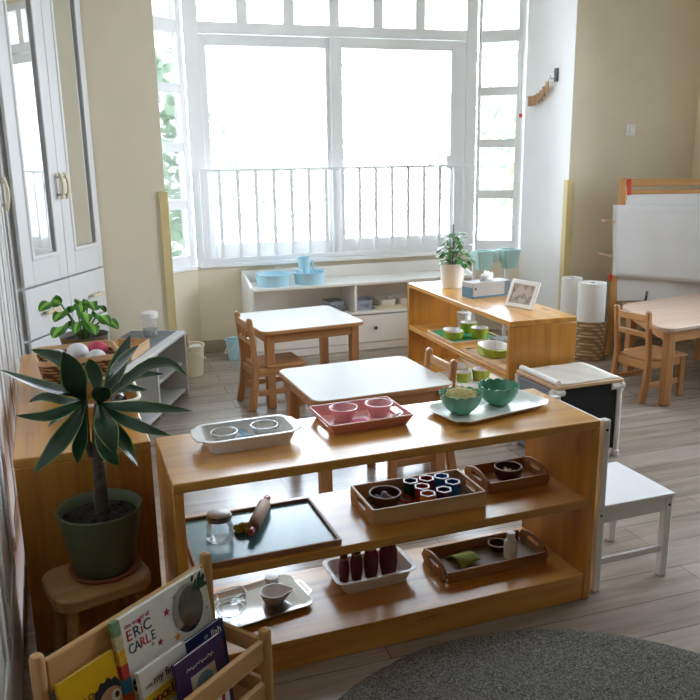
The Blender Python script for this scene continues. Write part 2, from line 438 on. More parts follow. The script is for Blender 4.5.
# ------------------------------------------------------------------ pine shelves
def pine_shelf(label, loc, rz, W=1.426, D=.409, H=.67, mid=.385, low=.10):
    t = thing('low_bookcase', label, 'shelf', loc, rz, None); k = .03
    obj('top', MB().box(0, W, 0, D, H-k, H), PX_, t, .004)
    for x in (0, W-k): obj('side_panel', MB().box(x, x+k, .001, D-.001, .001, H-k-.0005), PZ_, t, .003)
    obj('middle_board', MB().box(k+.0005, W-k-.0005, .002, D-.01, mid-.03, mid), PX_, t, .003)
    obj('bottom_board', MB().box(k+.0005, W-k-.0005, .002, D-.01, low-.025, low), PX_, t, .003)
    obj('plinth', MB().box(k+.0005, W-k-.0005, .004, .024, .001, low-.0255), PX_, t, .002)
    return t
pine_shelf('long low pine shelf unit in front, with three tiers of activity trays', (.154, 2.081, 0), R(1.92))
pine_shelf('pine shelf unit by the bay window, with a potted plant and tissue box on top', (2.09, 5.09, 0), R(-90), 1.445, .415, .67, .37)
pine_shelf('pine shelf unit along the left wall behind the green pot, seen end on', (.126, 2.462, 0), R(93), 1.41)

# ------------------------------------------------------------------ wardrobes at the left
FD = Vector((math.cos(R(62)), math.sin(R(62)), 0)); FN = Vector((FD.y, -FD.x, 0))
F1 = Vector((.05, 5.352, 0))
t = thing('mirror_wardrobe', 'white wardrobe with two mirrored doors and drawers in the far left corner', 'wardrobe', F1, R(62))
t['label'] = 'white wardrobe with two mirrored doors and drawers in the far left corner'
# local x runs towards the camera side negative; local -y faces the room
LW = .93
def loc2(q): 
    d = Vector((q[0], q[1], 0)) - F1; return (d.dot(FD), d.dot(-FN))
body = [loc2(q) for q in ((F1.x-FN.x*.02, F1.y-FN.y*.02), (F1.x-FD.x*LW-FN.x*.02, F1.y-FD.y*LW-FN.y*.02), (-.93, 4.62), (-.93, 5.35))]
obj('body', MB().prism(body, 0, 2.75), CABW, t, .003)
for i, (xa, xb, ma, mb_, hx) in enumerate(((-.905, -.447, -.785, -.555, -.475), (-.443, .0, -.325, -.075, -.418))):
    z0, z1, g0, g1 = .875, 2.70, 1.035, 2.58
    m = MB().box(xa, ma-.02, -.02, 0, z0, z1).box(mb_+.02, xb, -.02, 0, z0, z1).box(ma-.02, mb_+.02, -.02, 0, z0, g0-.02).box(ma-.02, mb_+.02, -.02, 0, g1+.02, z1)
    d = obj('door', m, CABW, t, .004)
    m = MB().ringprism([(ma-.025, g0-.025), (mb_+.025, g0-.025), (mb_+.025, g1+.025), (ma-.025, g1+.025)], [(ma, g0), (mb_, g0), (mb_, g1), (ma, g1)], 0, .028, Matrix(((1, 0, 0, 0), (0, 0, -1, 0), (0, 1, 0, 0), (0, 0, 0, 1))))
    obj('moulding', m, CABW, d, .008, seg=3)
    obj('mirror', MB().box(ma, mb_, -.008, -.004, g0, g1), MIRR, d)
    h = [(hx, -.0205, 1.34), (hx, -.055, 1.35), (hx, -.066, 1.40), (hx, -.055, 1.45), (hx, -.0205, 1.46)]
    m = MB(); n = 12
    prof = [(-.052 - .018*math.sin(PI*k/n), 1.325+.15*k/n) for k in range(n+1)]
    ring = [(y, z) for y, z in prof] + [(y+.012, z) for y, z in reversed(prof)]
    m.loft([[(hx-.013, y, z) for y, z in ring], [(hx+.013, y, z) for y, z in ring]], smooth=False)
    hd_ = obj('handle', m, CREAMH, d, .003)
    for z in (1.35, 1.45): obj('stand_off', MB().cyl(.007, 0, .034, T(hx, -.0205, z, 0, R(90)), 10), METAL, hd_)
for xa, xb, hx in ((-.905, -.447, -.70), (-.443, .0, -.16)):
    for z0, z1 in ((.585, .865), (.30, .575), (.03, .29)):
        d = obj('drawer', MB().box(xa, xb, -.02, 0, z0, z1), CABW, t, .005)
        zz = (z0+z1)/2-.01
        h = obj('handle', MB().box(hx-.07, hx+.07, -.062, -.048, zz-.011, zz+.011), CREAMH, d, .004)
        for q in (-.05, .05): obj('stand_off', MB().box(hx+q-.005, hx+q+.005, -.048, -.0205, zz-.006, zz+.006), METAL, h)
# near wardrobe seen almost edge-on
A, B = Vector((-.41, 4.49, 0)), Vector((-.26, 1.45, 0))
t = thing('tall_wardrobe', 'white panelled wardrobe at the left edge, seen almost edge on', 'wardrobe', B, math.atan2(A.y-B.y, A.x-B.x))
Ln = (A-B).length
obj('body', MB().box(0, Ln, .03, .55, 0, 2.75), CABW, t, .003)
nd = 6
for k in range(nd):
    xa, xb = Ln*k/nd+.002, Ln*(k+1)/nd-.002
    z0, z1 = .26, 2.70
    d = obj('door', MB().box(xa, xb, .010, .0295, z0, z1), CABW, t, .004)
    Mx = Matrix(((1, 0, 0, 0), (0, 0, -1, 0), (0, 1, 0, 0), (0, 0, 0, 1)))
    o_ = [(xa+.06, z0+.07), (xb-.06, z0+.07), (xb-.06, z1-.07), (xa+.06, z1-.07)]; i_ = [(xa+.09, z0+.10), (xb-.09, z0+.10), (xb-.09, z1-.10), (xa+.09, z1-.10)]
    obj('moulding', MB().ringprism(o_, i_, -.010, 0, Mx), CABW, d, .004)
    hx = xb-.035 if k % 2 == 0 else xa+.035
    prof = [(-.040 - .014*math.sin(PI*q/12), 1.325+.15*q/12) for q in range(13)]
    ring = prof + [(y+.012, z) for y, z in reversed(prof)]
    h = obj('handle', MB().loft([[(hx-.013, y, z) for y, z in ring], [(hx+.013, y, z) for y, z in ring]], smooth=False), CREAMH, d, .003)
    for z in (1.35, 1.45): obj('stand_off', MB().box(hx-.006, hx+.006, -.03, .010, z-.005, z+.005), METAL, h)
    obj('drawer', MB().box(xa, xb, .010, .0295, .03, .25), CABW, t, .004)

# ------------------------------------------------------------------ white window shelf
OX, OY = 1.128, 5.882
t = thing('window_shelf', 'long white low cabinet with open bays and drawers under the window', 'cabinet', (OX, OY, 0))
W, D = 1.885, .395
side = [(0, 0), (D, 0), (D, .655), (D-.05, .655), (.0, .572)]
for x in (0, W-.02): obj('side_panel', MB().loft([[(x, a, b) for a, b in side], [(x+.02, a, b) for a, b in side]], smooth=False), LACQ, t, .004)
obj('top', MB().box(.0205, W-.0205, .002, D-.022, .538, .56), LACQ, t, .003)
obj('back_panel', MB().box(.0205, W-.0205, D-.02, D-.002, .06, .655), LACQ, t, .003)
obj('divider', MB().box(.835, .857, .004, D-.021, .319, .537), LACQ, t, .003)
obj('inner_shelf', MB().box(.0205, W-.0205, .004, D-.021, .297, .3185), LACQ, t, .003)
obj('plinth', MB().box(.0205, W-.0205, .012, .03, .001, .062), LACQ, t, .003)
for xa, xb in ((.022, .844), (.848, W-.022)):
    d = obj('drawer', MB().box(xa, xb, .002, .02, .066, .288), LACQ, t, .004)
    cx = xa+.16 if xa > .5 else (xa+xb)/2
    obj('knob', MB().lathe([(.006, 0), (.006, .012), (.013, .018), (.014, .024), (.008, .029)], 16, T(cx, .002, .185, 0, R(90))), DMETAL, d)
def basin(label, x, y, r, extra=None):
    t = thing('wash_basin', label, 'basin', (x, y, .5605), R(20), 'light blue basins on the window cabinet')
    obj('tub', MB().lathe([(.001, .008), (r*.86, .008), (r*.98, .085), (r*1.03, .095), (r*1.05, .093), (r*1.05, .088), (r*1.0, .083), (r*.9, .0), (.001, 0)], 36, None, False, False), BPLA, t)
    for a in (40, 200):
        M = T(r*1.02*math.cos(R(a)), r*1.02*math.sin(R(a)), .09, R(a))
        obj('handle', MB().tube([(0, -.03, 0), (.004, -.028, .025), (.006, 0, .036), (.004, .028, .025), (0, .03, 0)], .004, 8, M), WPLA, t)
basin('light blue round basin at the left end of the white cabinet', 1.34, 6.03, .135)
basin('light blue round basin holding the tall jug on the white cabinet', 1.632, 6.03, .125)
t = thing('water_jug', 'tall light blue plastic jug standing in the right hand basin', 'jug', (1.605, 6.07, .569), R(15))
prof = [(.001, .004), (.036, .004), (.040, .1), (.046, .196), (.049, .198), (.049, .194), (.043, .1), (.039, 0), (.001, 0)]
obj('body', MB().lathe(prof, 28, None, False, False), BPLA, t)
obj('handle', MB().tube([(.042, 0, .165), (.075, 0, .16), (.08, 0, .11), (.072, 0, .06), (.04, 0, .05)], .006), BPLA, t)

BASKM = plain('grey blue plastic', '#a9b2c2', .45, .04, 8)
def plastic_basket(label, x, y, z, rz, w=.135, d=.17, h=.085):
    t = thing('storage_basket', label, 'basket', (x, y, z), rz, 'small grey storage baskets')
    m = MB()
    m.loft([rrect(w*.84, d*.84, .012, 0), rrect(w*.85, d*.85, .012, .004)])
    for z0, z1 in ((.004, .016), (.058, h)):
        s0, s1 = .84+.16*z0/h, .84+.16*z1/h
        m.loft([rrect(w*s0, d*s0, .014, z0), rrect(w*s1, d*s1, .014, z1), rrect(w*s1-.006, d*s1-.006, .012, z1), rrect(w*s0-.006, d*s0-.006, .012, z0), rrect(w*s0, d*s0, .014, z0)], False, False)
    for k in range(6):
        for sy in (-1, 1):
            x = -w*.36+w*.72*k/5; m.box(x-.005, x+.005, sy*d*.45-.002, sy*d*.45+.002, .014, .06)
    for k in range(7):
        for sx in (-1, 1):
            y_ = -d*.36+d*.72*k/6; m.box(sx*w*.45-.002, sx*w*.45+.002, y_-.005, y_+.005, .014, .06)
    obj('body', m, BASKM, t)
    obj('rim', MB().loft([rrect(w+.008, d+.008, .016, h-.006), rrect(w+.008, d+.008, .016, h), rrect(w-.006, d-.006, .012, h), rrect(w-.006, d-.006, .012, h-.006), rrect(w+.008, d+.008, .016, h-.006)], False, False, smooth=False), BASKM, t)
    return t
plastic_basket('grey plastic basket holding a dark bottle, in the left bay of the white cabinet', 1.835, 6.05, .319, R(4))
plastic_basket('empty grey plastic basket in the right bay of the white cabinet', 2.075, 6.02, .319, R(-3))
t = thing('dark_bottle', 'dark bottle lying in the grey basket in the left bay', 'bottle', (1.81, 6.06, .352), 0)
t.rotation_euler = (R(62), 0, R(25))
obj('body', MB().lathe([(.001, -.03), (.02, -.03), (.02, .05), (.009, .065), (.009, .085), (.001, .085)], 16, None, False, False), BLACKP, t)
def pan(label, name, cat, x, y, z, w, d, h, mat, rz=0, r=.03, group=None, lip=.01, taper=.88):
    t = thing(name, label, cat, (x, y, z), rz, group); k = .003
    m = MB().loft([rrect(w*taper, d*taper, r*.8, 0), rrect(w*.98, d*.97, r, h-.004), rrect(w+lip, d+lip, r*1.1, h-.002), rrect(w+lip, d+lip, r*1.1, h),
                   rrect(w*.97-k, d*.96-k, r*.95, h-.001), rrect(w*taper-2*k, d*taper-2*k, r*.75, k)])
    obj('tray', m, mat, t); return t
pan('cream plastic tray lying under the stacked pans in the right bay', 'cream_tray', 'tray', 2.36, 6.06, .319, .42, .24, .03, CPLA, 0)
pan('cream plastic pan on the tray beside the right bay basket', 'cream_pan', 'pan', 2.28, 6.05, .3235, .15, .2, .07, WPLA, 0, .03)
pan('cream plastic pan on the tray at the far side of the right bay', 'cream_pan', 'pan', 2.455, 6.05, .3235, .15, .2, .07, WPLA, 0, .03)

# ------------------------------------------------------------------ tables and chairs
def slat_board(pts_xz, y0, y1):
    return MB().loft([[(x, y0, z) for x, z in pts_xz], [(x, y1, z) for x, z in pts_xz]], smooth=False)
def make_table(name, label, loc, rz, W, D, H, topmat, r=.055):
    t = thing(name, label, 'table', loc, rz)
    obj('tabletop', MB().prism(rr2(W, D, r, 8), H-.024, H-.002), BEECHX, t, .004)
    obj('laminate', MB().prism(rr2(W-.008, D-.008, r-.004, 8), H-.0018, H), topmat, t)
    L = .055; i = .035
    for sx in (-1, 1):
        for sy in (-1, 1):
            x, y = sx*(W/2-i-L/2), sy*(D/2-i-L/2)
            obj('leg', MB().box(x-L/2, x+L/2, y-L/2, y+L/2, .001, H-.0245), BEECH, t, .006)
    x, y, q = W/2-i-L, D/2-i-L, .022
    for sy in (-1, 1): obj('apron', MB().box(-x, x, sy*(D/2-i-.015)-q/2, sy*(D/2-i-.015)+q/2, H-.085, H-.0245), BEECHX, t, .003)
    for sx in (-1, 1): obj('apron', MB().box(sx*(W/2-i-.015)-q/2, sx*(W/2-i-.015)+q/2, -y, y, H-.085, H-.0245), BEECHY, t, .003)
    return t
def make_chair(label, loc, rz, W=.29, D=.34, SH=.28, BH=.592):
    """faces local +x; origin on the floor under the seat centre"""
    t = thing('child_chair', label, 'chair', loc, rz, 'small wooden chairs'); xb, xf = -D/2, D/2; k = .030
    post = [(xb-.045, 0), (xb-.02, .12), (xb-.004, SH-.02), (xb-.006, SH+.06), (xb-.03, BH-.02), (xb-.028, BH-.006), (xb-.016, BH), (xb-.002, BH-.006), (xb+.004, BH-.02), (xb+.026, SH+.06), (xb+.034, SH-.02), (xb+.024, .12), (xb+.004, 0)]
    for s in (-1, 1):
        y = s*(W/2-k/2); obj('back_post', slat_board([(x, z+.001) for x, z in post], y-k/2, y+k/2), BEECH, t, .007, seg=3)
    yi = W/2-k-.0005
    obj('seat', MB().prism(rr2(D-.01, W-2*k-.002, .012, 4, .012, 0), SH-.016, SH).prism(rr2(D-.075, W+.01, .015, 4, .047, 0), SH-.0165, SH+.0005), BEECHX, t, .005)
    for s in (-1, 1):
        y = s*(W/2-k/2); obj('front_leg', MB().box(xf-.05, xf-.008, y-k/2, y+k/2, .001, SH-.017), BEECH, t, .005)
        obj('seat_rail', MB().box(xb+.036, xf-.051, y-.009, y+.009, SH-.065, SH-.017), BEECHX, t, .003)
        obj('stretcher', MB().box(xb+.03, xf-.051, y-.008, y+.008, .09, .125), BEECHX, t, .003)
    obj('front_rail', MB().box(xf-.04, xf-.02, -yi, yi, SH-.065, SH-.017), BEECHY, t, .003)
    obj('rear_rail', MB().box(xb+.004, xb+.022, -yi, yi, SH-.07, SH-.018), BEECHY, t, .003)
    obj('top_rail', MB().box(xb-.024, xb-.006, -yi, yi, BH-.075, BH-.03), BEECHY, t, .005)
    obj('back_slat', MB().box(xb-.012, xb+.006, -yi, yi, BH-.175, BH-.14), BEECHY, t, .005)
    for y in (-.028, .028): obj('spindle', MB().box(xb-.017, xb-.005, y-.009, y+.009, BH-.1405, BH-.0745), BEECH, t, .002)
    return t
make_table('play_table', 'square white topped wooden table farthest back, before the white cabinet', (1.262, 4.985, 0), R(5.5), .70, .655, .505, LAMIN)
make_table('play_table', 'white topped wooden table directly behind the front pine shelf', (1.205, 3.495, 0), R(3), .705, .60, .50, LAMIN)
t = thing('play_table', 'plain wooden topped table with a slanted left side at the right of the room', 'table', (3.80, 4.2, 0))
TOPW = wood('beech tabletop', '#c7ab96', '#b3947d', 'x', .4, False, 26)
def round_poly(P, r, n=7):
    o = []
    for i in range(len(P)):
        a, b, c = Vector(P[i-1]), Vector(P[i]), Vector(P[(i+1) % len(P)])
        p0, p1 = b+(a-b).normalized()*r, b+(c-b).normalized()*r
        for k in range(n+1):
            q = k/n; v = p0*(1-q)**2+b*2*q*(1-q)+p1*q*q; o.append((v.x, v.y))
    return o
PT = [(-.575, -.405), (.60, -.21), (.60, .56), (-.315, .385)]
obj('tabletop', MB().prism(round_poly(PT, .12), .474, .50), TOPW, t, .004)
LG = [(-.485, -.345), (.52, -.17), (.50, .46), (-.255, .31)]
for x, y in LG: obj('leg', MB().box(x-.028, x+.028, y-.028, y+.028, .001, .4735), BEECH, t, .008)
for i in range(4):
    a, b = Vector(LG[i]), Vector(LG[(i+1) % 4]); d = (b-a); L_ = d.length
    obj('apron', MB().box(.042, L_-.042, -.011, .011, .40, .4735, T(a.x, a.y, 0, math.atan2(d.y, d.x))), BEECHX, t, .003)
c0 = make_chair('wooden child chair pushed in at the back table, its back to the left wall', (1.045, 4.81, 0), R(6))
def drop_spindles(c):
    for ch in list(c.children):
        if ch.name.startswith('spindle'): bpy.data.objects.remove(ch)
drop_spindles(dup(c0, (1.41, 3.43, 0), R(183), 'wooden child chair tucked under the table behind the front shelf'))
drop_spindles(dup(c0, (3.375, 4.09, 0), R(9), 'wooden child chair at the plain wooden table in front of the easel'))

# white chair at the right of the front shelf
t = thing('white_chair', 'small white painted chair beside the right end of the front shelf', 'chair', (1.62, 2.155, 0), R(2))
WC = plain('white chair paint', '#eeeeef', .35, .02, 5)
for y in (.0, .29): obj('back_post', MB().box(-.012, .02, y, y+.03, .001, .655), WC, t, .004)
for z0, z1 in ((.56, .645), (.43, .49)): obj('back_slat', MB().box(-.004, .012, .0305, .2895, z0, z1), WC, t, .003)
for y in (.0, .29): obj('front_leg', MB().box(.29, .32, y, y+.03, .001, .319), WC, t, .004)
obj('seat', MB().box(.0205, .325, -.004, .324, .3195, .336), WC, t, .004)
for y in (.004, .30):
    obj('seat_rail', MB().box(.0205, .2895, y, y+.016, .265, .319), WC, t, .003)
    obj('stretcher', MB().box(.0205, .2895, y+.002, y+.014, .10, .125), WC, t, .003)
obj('front_rail', MB().box(.295, .311, .0305, .2895, .265, .319), WC, t, .003)
for y in (-.0005, ): 
    for z in (.62, .30): obj('screw', MB().cyl(.005, 0, .002, T(.005, -.0002, z, 0, R(90)), 10), DMETAL, t)
    obj('screw', MB().cyl(.005, 0, .002, T(.305, -.0002, .29, 0, R(90)), 10), DMETAL, t)

# ------------------------------------------------------------------ black box stand
t = thing('box_stand', 'low box on a white tube frame with black front and grey side', 'stand', (2.118, 3.24, 0), R(2))
w, d, h = .395, .335, .40
for x in (0, w):
    for y in (0, d): obj('tube', MB().cyl(.014, .001, h, T(x, y), 12), WPLA, t)
for x, sx in ((0, 1), (w, -1)):
    obj('corner_fitting', MB().cyl(.019, h-.045, h+.001, T(x, 0), 14).cyl(.019, -.02, .055, T(x, 0, h-.017, 0, 0, sx*R(90)), 14), WPLA, t)
    obj('foot_fitting', MB().cyl(.019, .001, .03, T(x, 0), 14), WPLA, t)
obj('front_panel', MB().box(.0195, w-.0195, -.004, .004, .045, h+.0005), BLACKF, t, .002)
obj('side_panel', MB().box(-.006, .004, .0195, d-.015, .03, h-.005), GREYP, t, .002)
obj('side_panel', MB().box(w-.004, w+.006, .0195, d-.015, .03, h-.005), BLACKF, t, .002)
obj('top_board', MB().box(-.004, w+.012, -.015, d+.01, h+.0015, h+.02), LIGHTW, t, .003)
t = thing('canvas_mat', 'beige canvas mat with a rolled white edge on the low box', 'mat', (2.118, 3.24, h+.021), R(2))
m = MB(); N = 12
vs = [(.03+.37*i/N, -.005+.33*j/N, .002+.005*(.5+.5*math.sin(i*1.3+j*.6))*(.4+.6*j/N)) for j in range(N+1) for i in range(N+1)]
m._add(vs, [(j*(N+1)+i, j*(N+1)+i+1, (j+1)*(N+1)+i+1, (j+1)*(N+1)+i) for j in range(N) for i in range(N)], None, True)
o = obj('cloth', m, CANVAS, t); sd = o.modifiers.new('s', 'SOLIDIFY'); sd.thickness = .0018
obj('rolled_edge', MB().tube([(.016, -.008, .015), (.015, .16, .0155), (.014, .325, .015)], .0145, 14), WPAPER, t)

# ------------------------------------------------------------------ easel, basket of paper rolls
t = thing('art_easel', 'wooden art easel with white board against the beige wall at right', 'easel', (3.733, 5.038, 0), R(-18))
LEAN = .10; EM = Matrix(((1, 0, 0, 0), (0, 1, LEAN, 0), (0, 0, 1, 0), (0, 0, 0, 1)))  # sloping front plane
def ebox(m, x0, x1, y0, y1, z0, z1, dx=0):
    v = [(x + dx*z, y + LEAN*z, z) for x in (x0, x1) for y in (y0, y1) for z in (z0, z1)]
    return m._add(v, [(0, 1, 3, 2), (4, 6, 7, 5), (0, 4, 5, 1), (2, 3, 7, 6), (0, 2, 6, 4), (1, 5, 7, 3)])
obj('front_leg', ebox(MB(), 0, .045, 0, .03, .001, 1.345, .06), EASELW, t, .005)
obj('front_leg', ebox(MB(), .80, .845, 0, .03, .001, 1.345, -.06), EASELW, t, .005)
obj('rear_leg', MB().tube([(.06, .05, .01), (.12, .1345, 1.25)], .014, 8), EASELW, t)
obj('rear_leg', MB().tube([(.81, .18, .01), (.78, .16, 1.25)], .014, 8), EASELW, t)
obj('top_rail', ebox(MB(), .128, .718, .004, .026, 1.285, 1.335), EASELX, t, .004)
obj('lower_top_rail', ebox(MB(), .122, .722, .004, .026, 1.225, 1.255), EASELX, t, .004)
obj('white_board', ebox(MB(), .082, .762, .012, .020, .42, 1.224), WHITEP, t)
obj('paint_tray', ebox(MB(), .06, .79, -.10, -.001, .36, .37), EASELX, t, .003)
obj('tray_lip', ebox(MB(), .06, .79, -.112, -.1005, .36, .40), EASELX, t, .003)
obj('red_tape', ebox(MB(), .129, .16, .001, .0035, 1.22, 1.34, -.0).box(0, .0001, 0, .0001, 1.3, 1.3001, T(.13, .13, 0)), REDP, t)
obj('red_clip', ebox(MB(), -.025, .004, .0, .022, .575, .625, .06), REDP, t, .004)
t = thing('paper_sheet', 'large off white paper sheet pinned crookedly over the easel board', 'paper', (3.733, 5.038, 0), R(-18))
m = MB(); NX, NZ = 18, 14; vs = []
for j in range(NZ+1):
    for i in range(NX+1):
        a, b = i/NX, j/NZ
        x = .024+.74*a + .012*(1-b); zt = 1.15-.01*a; zb = .615-.075*a
        z = zb+(zt-zb)*b
        y = LEAN*z - .007 - .006*math.sin(a*9+b*4)*(1-b*.6) - .006*math.sin(b*7+a*3)*(1-a) - .02*(1-b)**3*a
        vs.append((x, y, z))
m._add(vs, [(j*(NX+1)+i, j*(NX+1)+i+1, (j+1)*(NX+1)+i+1, (j+1)*(NX+1)+i) for j in range(NZ) for i in range(NX)], None, True)
o = obj('sheet', m, PAPER, t); sd = o.modifiers.new('s', 'SOLIDIFY'); sd.thickness = .001
PEGW = wood('peg wood', '#d9b691', '#c29a72', 'x', .6, False)
for lab, u, z, tilt in (('upper wooden clothes peg holding the paper to the easel edge', -.0, 1.03, -8), ('lower wooden clothes peg holding the paper to the easel edge', -.012, .775, -14)):
    t = thing('clothes_peg', lab, 'peg', (3.733+u*math.cos(R(-18))+(LEAN*z-.02)*math.sin(R(18)), 5.038+u*math.sin(R(-18))+(LEAN*z-.02)*math.cos(R(-18)), z), R(-18), 'clothes pegs on the easel')
    t.rotation_euler = (0, R(-tilt), R(-18))
    obj('prong', MB().box(-.06, .04, -.008, -.002, -.008, .008), PEGW, t, .002)
    obj('prong', MB().box(-.06, .04, .0125, .0185, -.008, .008), PEGW, t, .002)
    obj('spring', MB().cyl(.006, -.008, .018, T(-.005, 0, 0, 0, R(90)), 10).cyl(.004, -.009, .009, T(.01, .005, 0), 8), METAL, t)
ex = lambda u, v, z: (3.733+u*math.cos(R(-18))-v*math.sin(R(-18)), 5.038+u*math.sin(R(-18))+v*math.cos(R(-18)), z)
t = thing('marker_pen', 'dark marker standing up in the easel tray', 'pen', ex(.27, -.03, .371), R(10)); t.rotation_euler = (R(-6), R(10), 0)
obj('barrel', MB().cyl(.009, .002, .10, None, 12), BLACKP, t); obj('cap', MB().cyl(.01, .1, .135, None, 12), GREYD, t)
t = thing('board_eraser', 'small white board eraser in the easel tray', 'eraser', ex(.43, -.03, .372), R(-18))
obj('block', MB().box(-.06, .06, -.02, .02, .0, .03), WPLA, t, .005); obj('grip', MB().box(-.05, .03, -.012, .012, .0305, .045), WPLA, t, .005)
t = thing('paint_pot', 'small wooden peg pot in the easel tray at left', 'pot', ex(.12, -.035, .371), 0)
obj('cup', MB().lathe([(.001, .004), (.02, .004), (.022, .05), (.026, .05), (.024, 0), (.001, 0)], 18, None, False, False), LIGHTW, t)

t = thing('wicker_basket', 'brown woven basket on the floor holding one fat white paper roll', 'basket', (3.575, 5.03, 0))
obj('body', MB().lathe([(.001, .012), (.108, .012), (.112, .29), (.121, .29), (.117, .002), (.001, .002)], 32, None, False, False), KRAFT, t)
obj('rim', MB().tube([(.1165*math.cos(2*PI*k/32), .1165*math.sin(2*PI*k/32), .292) for k in range(33)], .006, 8), KRAFT, t)
for lab, x, y, rr_, z0, z1 in (('white paper roll on the floor behind the woven basket', 3.525, 5.225, .078, .001, .60), ('fat white paper roll standing in the woven basket by the easel', 3.575, 5.03, .104, .013, .585)):
    t = thing('paper_roll', lab, 'paper roll', (x, y, z0), 0, 'fat white paper rolls by the easel')
    obj('roll', MB().lathe([(.022, 0), (rr_, 0), (rr_, z1-z0), (.022, z1-z0), (.022, 0)], 40, None, False, False), WPAPER, t)
    obj('core', MB().lathe([(.019, .001), (.0215, .001), (.0215, z1-z0-.002), (.019, z1-z0-.002), (.019, .001)], 20, None, False, False), CANVAS, t)

# ------------------------------------------------------------------ grey bench-shelf at far left
GR = R(66+180)   # local x runs from the far end towards the camera; local -y... faces the room after this turn
t = thing('grey_shelf', 'pale grey low shelf with a dark grey mat top along the left wall', 'shelf', (.545, 5.165, 0), R(66))
# local +x towards far end is 0, goes negative towards the camera; +y is away from the room (to the wall)
gd, gl, gh = .37, 1.28, .44
for x in (-.022, -gl, -.50): obj('side_panel', MB().box(x, x+.022, .002 if x != -.5 else .03, gd, .001, gh-.0225 if x != -.022 else gh), GREYW, t, .003)
obj('top', MB().box(-gl, -.0225, 0, gd, gh-.022, gh), GREYW, t, .003)
obj('back_panel', MB().box(-gl+.0225, -.0225, gd-.012, gd-.001, .03, gh-.0225), GREYW, t)
obj('inner_shelf', MB().box(-.477, -.0225, .03, gd-.013, .21, .228), GREYW, t, .003)
obj('bottom_board', MB().box(-gl+.0225, -.0225, .02, gd-.013, .03, .048), GREYW, t, .003)
obj('top_mat', MB().box(-gl+.05, -.03, .055, gd-.01, gh+.0005, gh+.004), GREYD, t, .002)
gx = lambda a, b, z: (.545+a*math.cos(R(66))-b*math.sin(R(66)), 5.165+a*math.sin(R(66))+b*math.cos(R(66)), z)
t = thing('pump_bottle', 'clear plastic bottle with a wide white lid on the grey shelf', 'bottle', gx(-.19, .17, gh+.0045), 0)
obj('body', MB().lathe([(.001, 0), (.043, 0), (.048, .02), (.046, .08), (.036, .115), (.034, .12), (.001, .12)], 28, None, False, False), CLEARP, t)
obj('lid', MB().lathe([(.001, .1205), (.052, .1205), (.055, .13), (.052, .155), (.03, .162), (.001, .163)], 28, None, False, False), WPLA, t)
obj('liquid', MB().lathe([(.001, .002), (.041, .002), (.045, .02), (.0445, .05), (.001, .05)], 24, None, False, False), thin_glass('tinted water', (.75, .78, .8, 1), .8), t)

def frame_tray(name, label, x, y, z, rz, w, d, h, mat, base=None, arch=0., hole=True, k=.008, group=None, matx=None, cat='tray'):
    """wooden tray: four walls, handle holes through the short ends"""
    t = thing(name, label, cat, (x, y, z), rz, group)
    obj('base', MB().box(-w/2+k, w/2-k, -d/2+k, d/2-k, 0, .005), base or mat, t)
    for s in (-1, 1): obj('long_wall', MB().box(-w/2+k+.0003, w/2-k-.0003, s*(d/2-k/2)-k/2, s*(d/2-k/2)+k/2, 0, h), mat, t, .0015)
    n = 24; out = []; inn = []
    hw, hz, hh = d*.2, h*.62+arch*.55, min(.013, h*.2)
    for q in range(n):
        a = 2*PI*q/n; ca, sa = math.cos(a), math.sin(a)
        g = max(abs(ca)/(d/2), abs(sa)/(h/2)); ox, oz = ca/g, h/2+sa/g
        if sa > 0 and oz > h-1e-6 or (abs(oz-h) < 1e-6): oz = h + arch*max(0, math.cos(min(1, abs(ox)/(d/2))*PI/2))
        out.append((ox, oz)); 
        inn.append((hw*abs(ca)**.5*(1 if ca >= 0 else -1), hz+hh*abs(sa)**.5*(1 if sa >= 0 else -1)))
    for s in (-1, 1):
        M = Matrix(((0, 0, 1, s*(w/2-k/2)), (1, 0, 0, 0), (0, 1, 0, 0), (0, 0, 0, 1)))
        m = MB()
        if hole: m.ringprism(out, inn, -k/2, k/2, M)
        else: m.box(-d/2, d/2, 0, h, -k/2, k/2, M)
        obj('handle_end', m, matx or mat, t)
    return t
frame_tray('wooden_tray', 'small plain wooden tray with yellow lining on the grey shelf', *gx(-.66, .16, gh+.0045), R(66), .30, .20, .06, LIGHTW, plain('yellow lining', '#d8b733', .7), 0, False)

# things on the floor by the bay
def bucket(name, label, x, y, r0, r1, h, mat, hand):
    t = thing(name, label, 'bucket', (x, y, 0))
    obj('pail', MB().lathe([(.001, .004), (r0-.003, .004), (r1-.003, h), (r1+.005, h+.003), (r1+.006, h-.008), (r1+.001, h-.01), (r0, .001), (.001, .001)], 32, None, False, False), mat, t)
    pts = [(hand*(r1+.008)*1.0*math.cos(a)+0, (r1+.008)*math.sin(a), h-.02-.09*math.cos((a)) ) for a in [(-PI/2+PI*k/12) for k in range(13)]]
    obj('handle', MB().tube(pts, .003, 8), WPLA, t); return t
bucket('cream_bucket', 'cream plastic bucket on the floor by the grey shelf', .625, 5.665, .078, .096, .225, CPLA, 1)
bucket('blue_bucket', 'light blue toy bucket on the floor below the bay window', 1.0, 5.99, .05, .067, .165, BPLA, -1)
t = thing('hand_brush', 'wooden hand brush with dark bristles sticking out of the cream bucket', 'brush', (.585, 5.70, .12), R(25)); t.rotation_euler = (R(10), R(-8), R(20))
obj('handle', MB().box(-.035, .035, -.012, .012, .07, .19), BROWNW, t, .008); obj('bristles', MB().box(-.032, .032, -.014, .014, -.02, .0695), BLACKP, t, .003)
t = thing('cleaning_cloth', 'crumpled white cloth in the cream bucket', 'cloth', (.655, 5.63, .20), 0)
m = MB().ball(.05, .045, .035)
for v in m.bm.verts: v.co += Vector((random.uniform(-1, 1), random.uniform(-1, 1), random.uniform(-1, 1)))*.008
obj('cloth', m, WPAPER, t, sub=1)

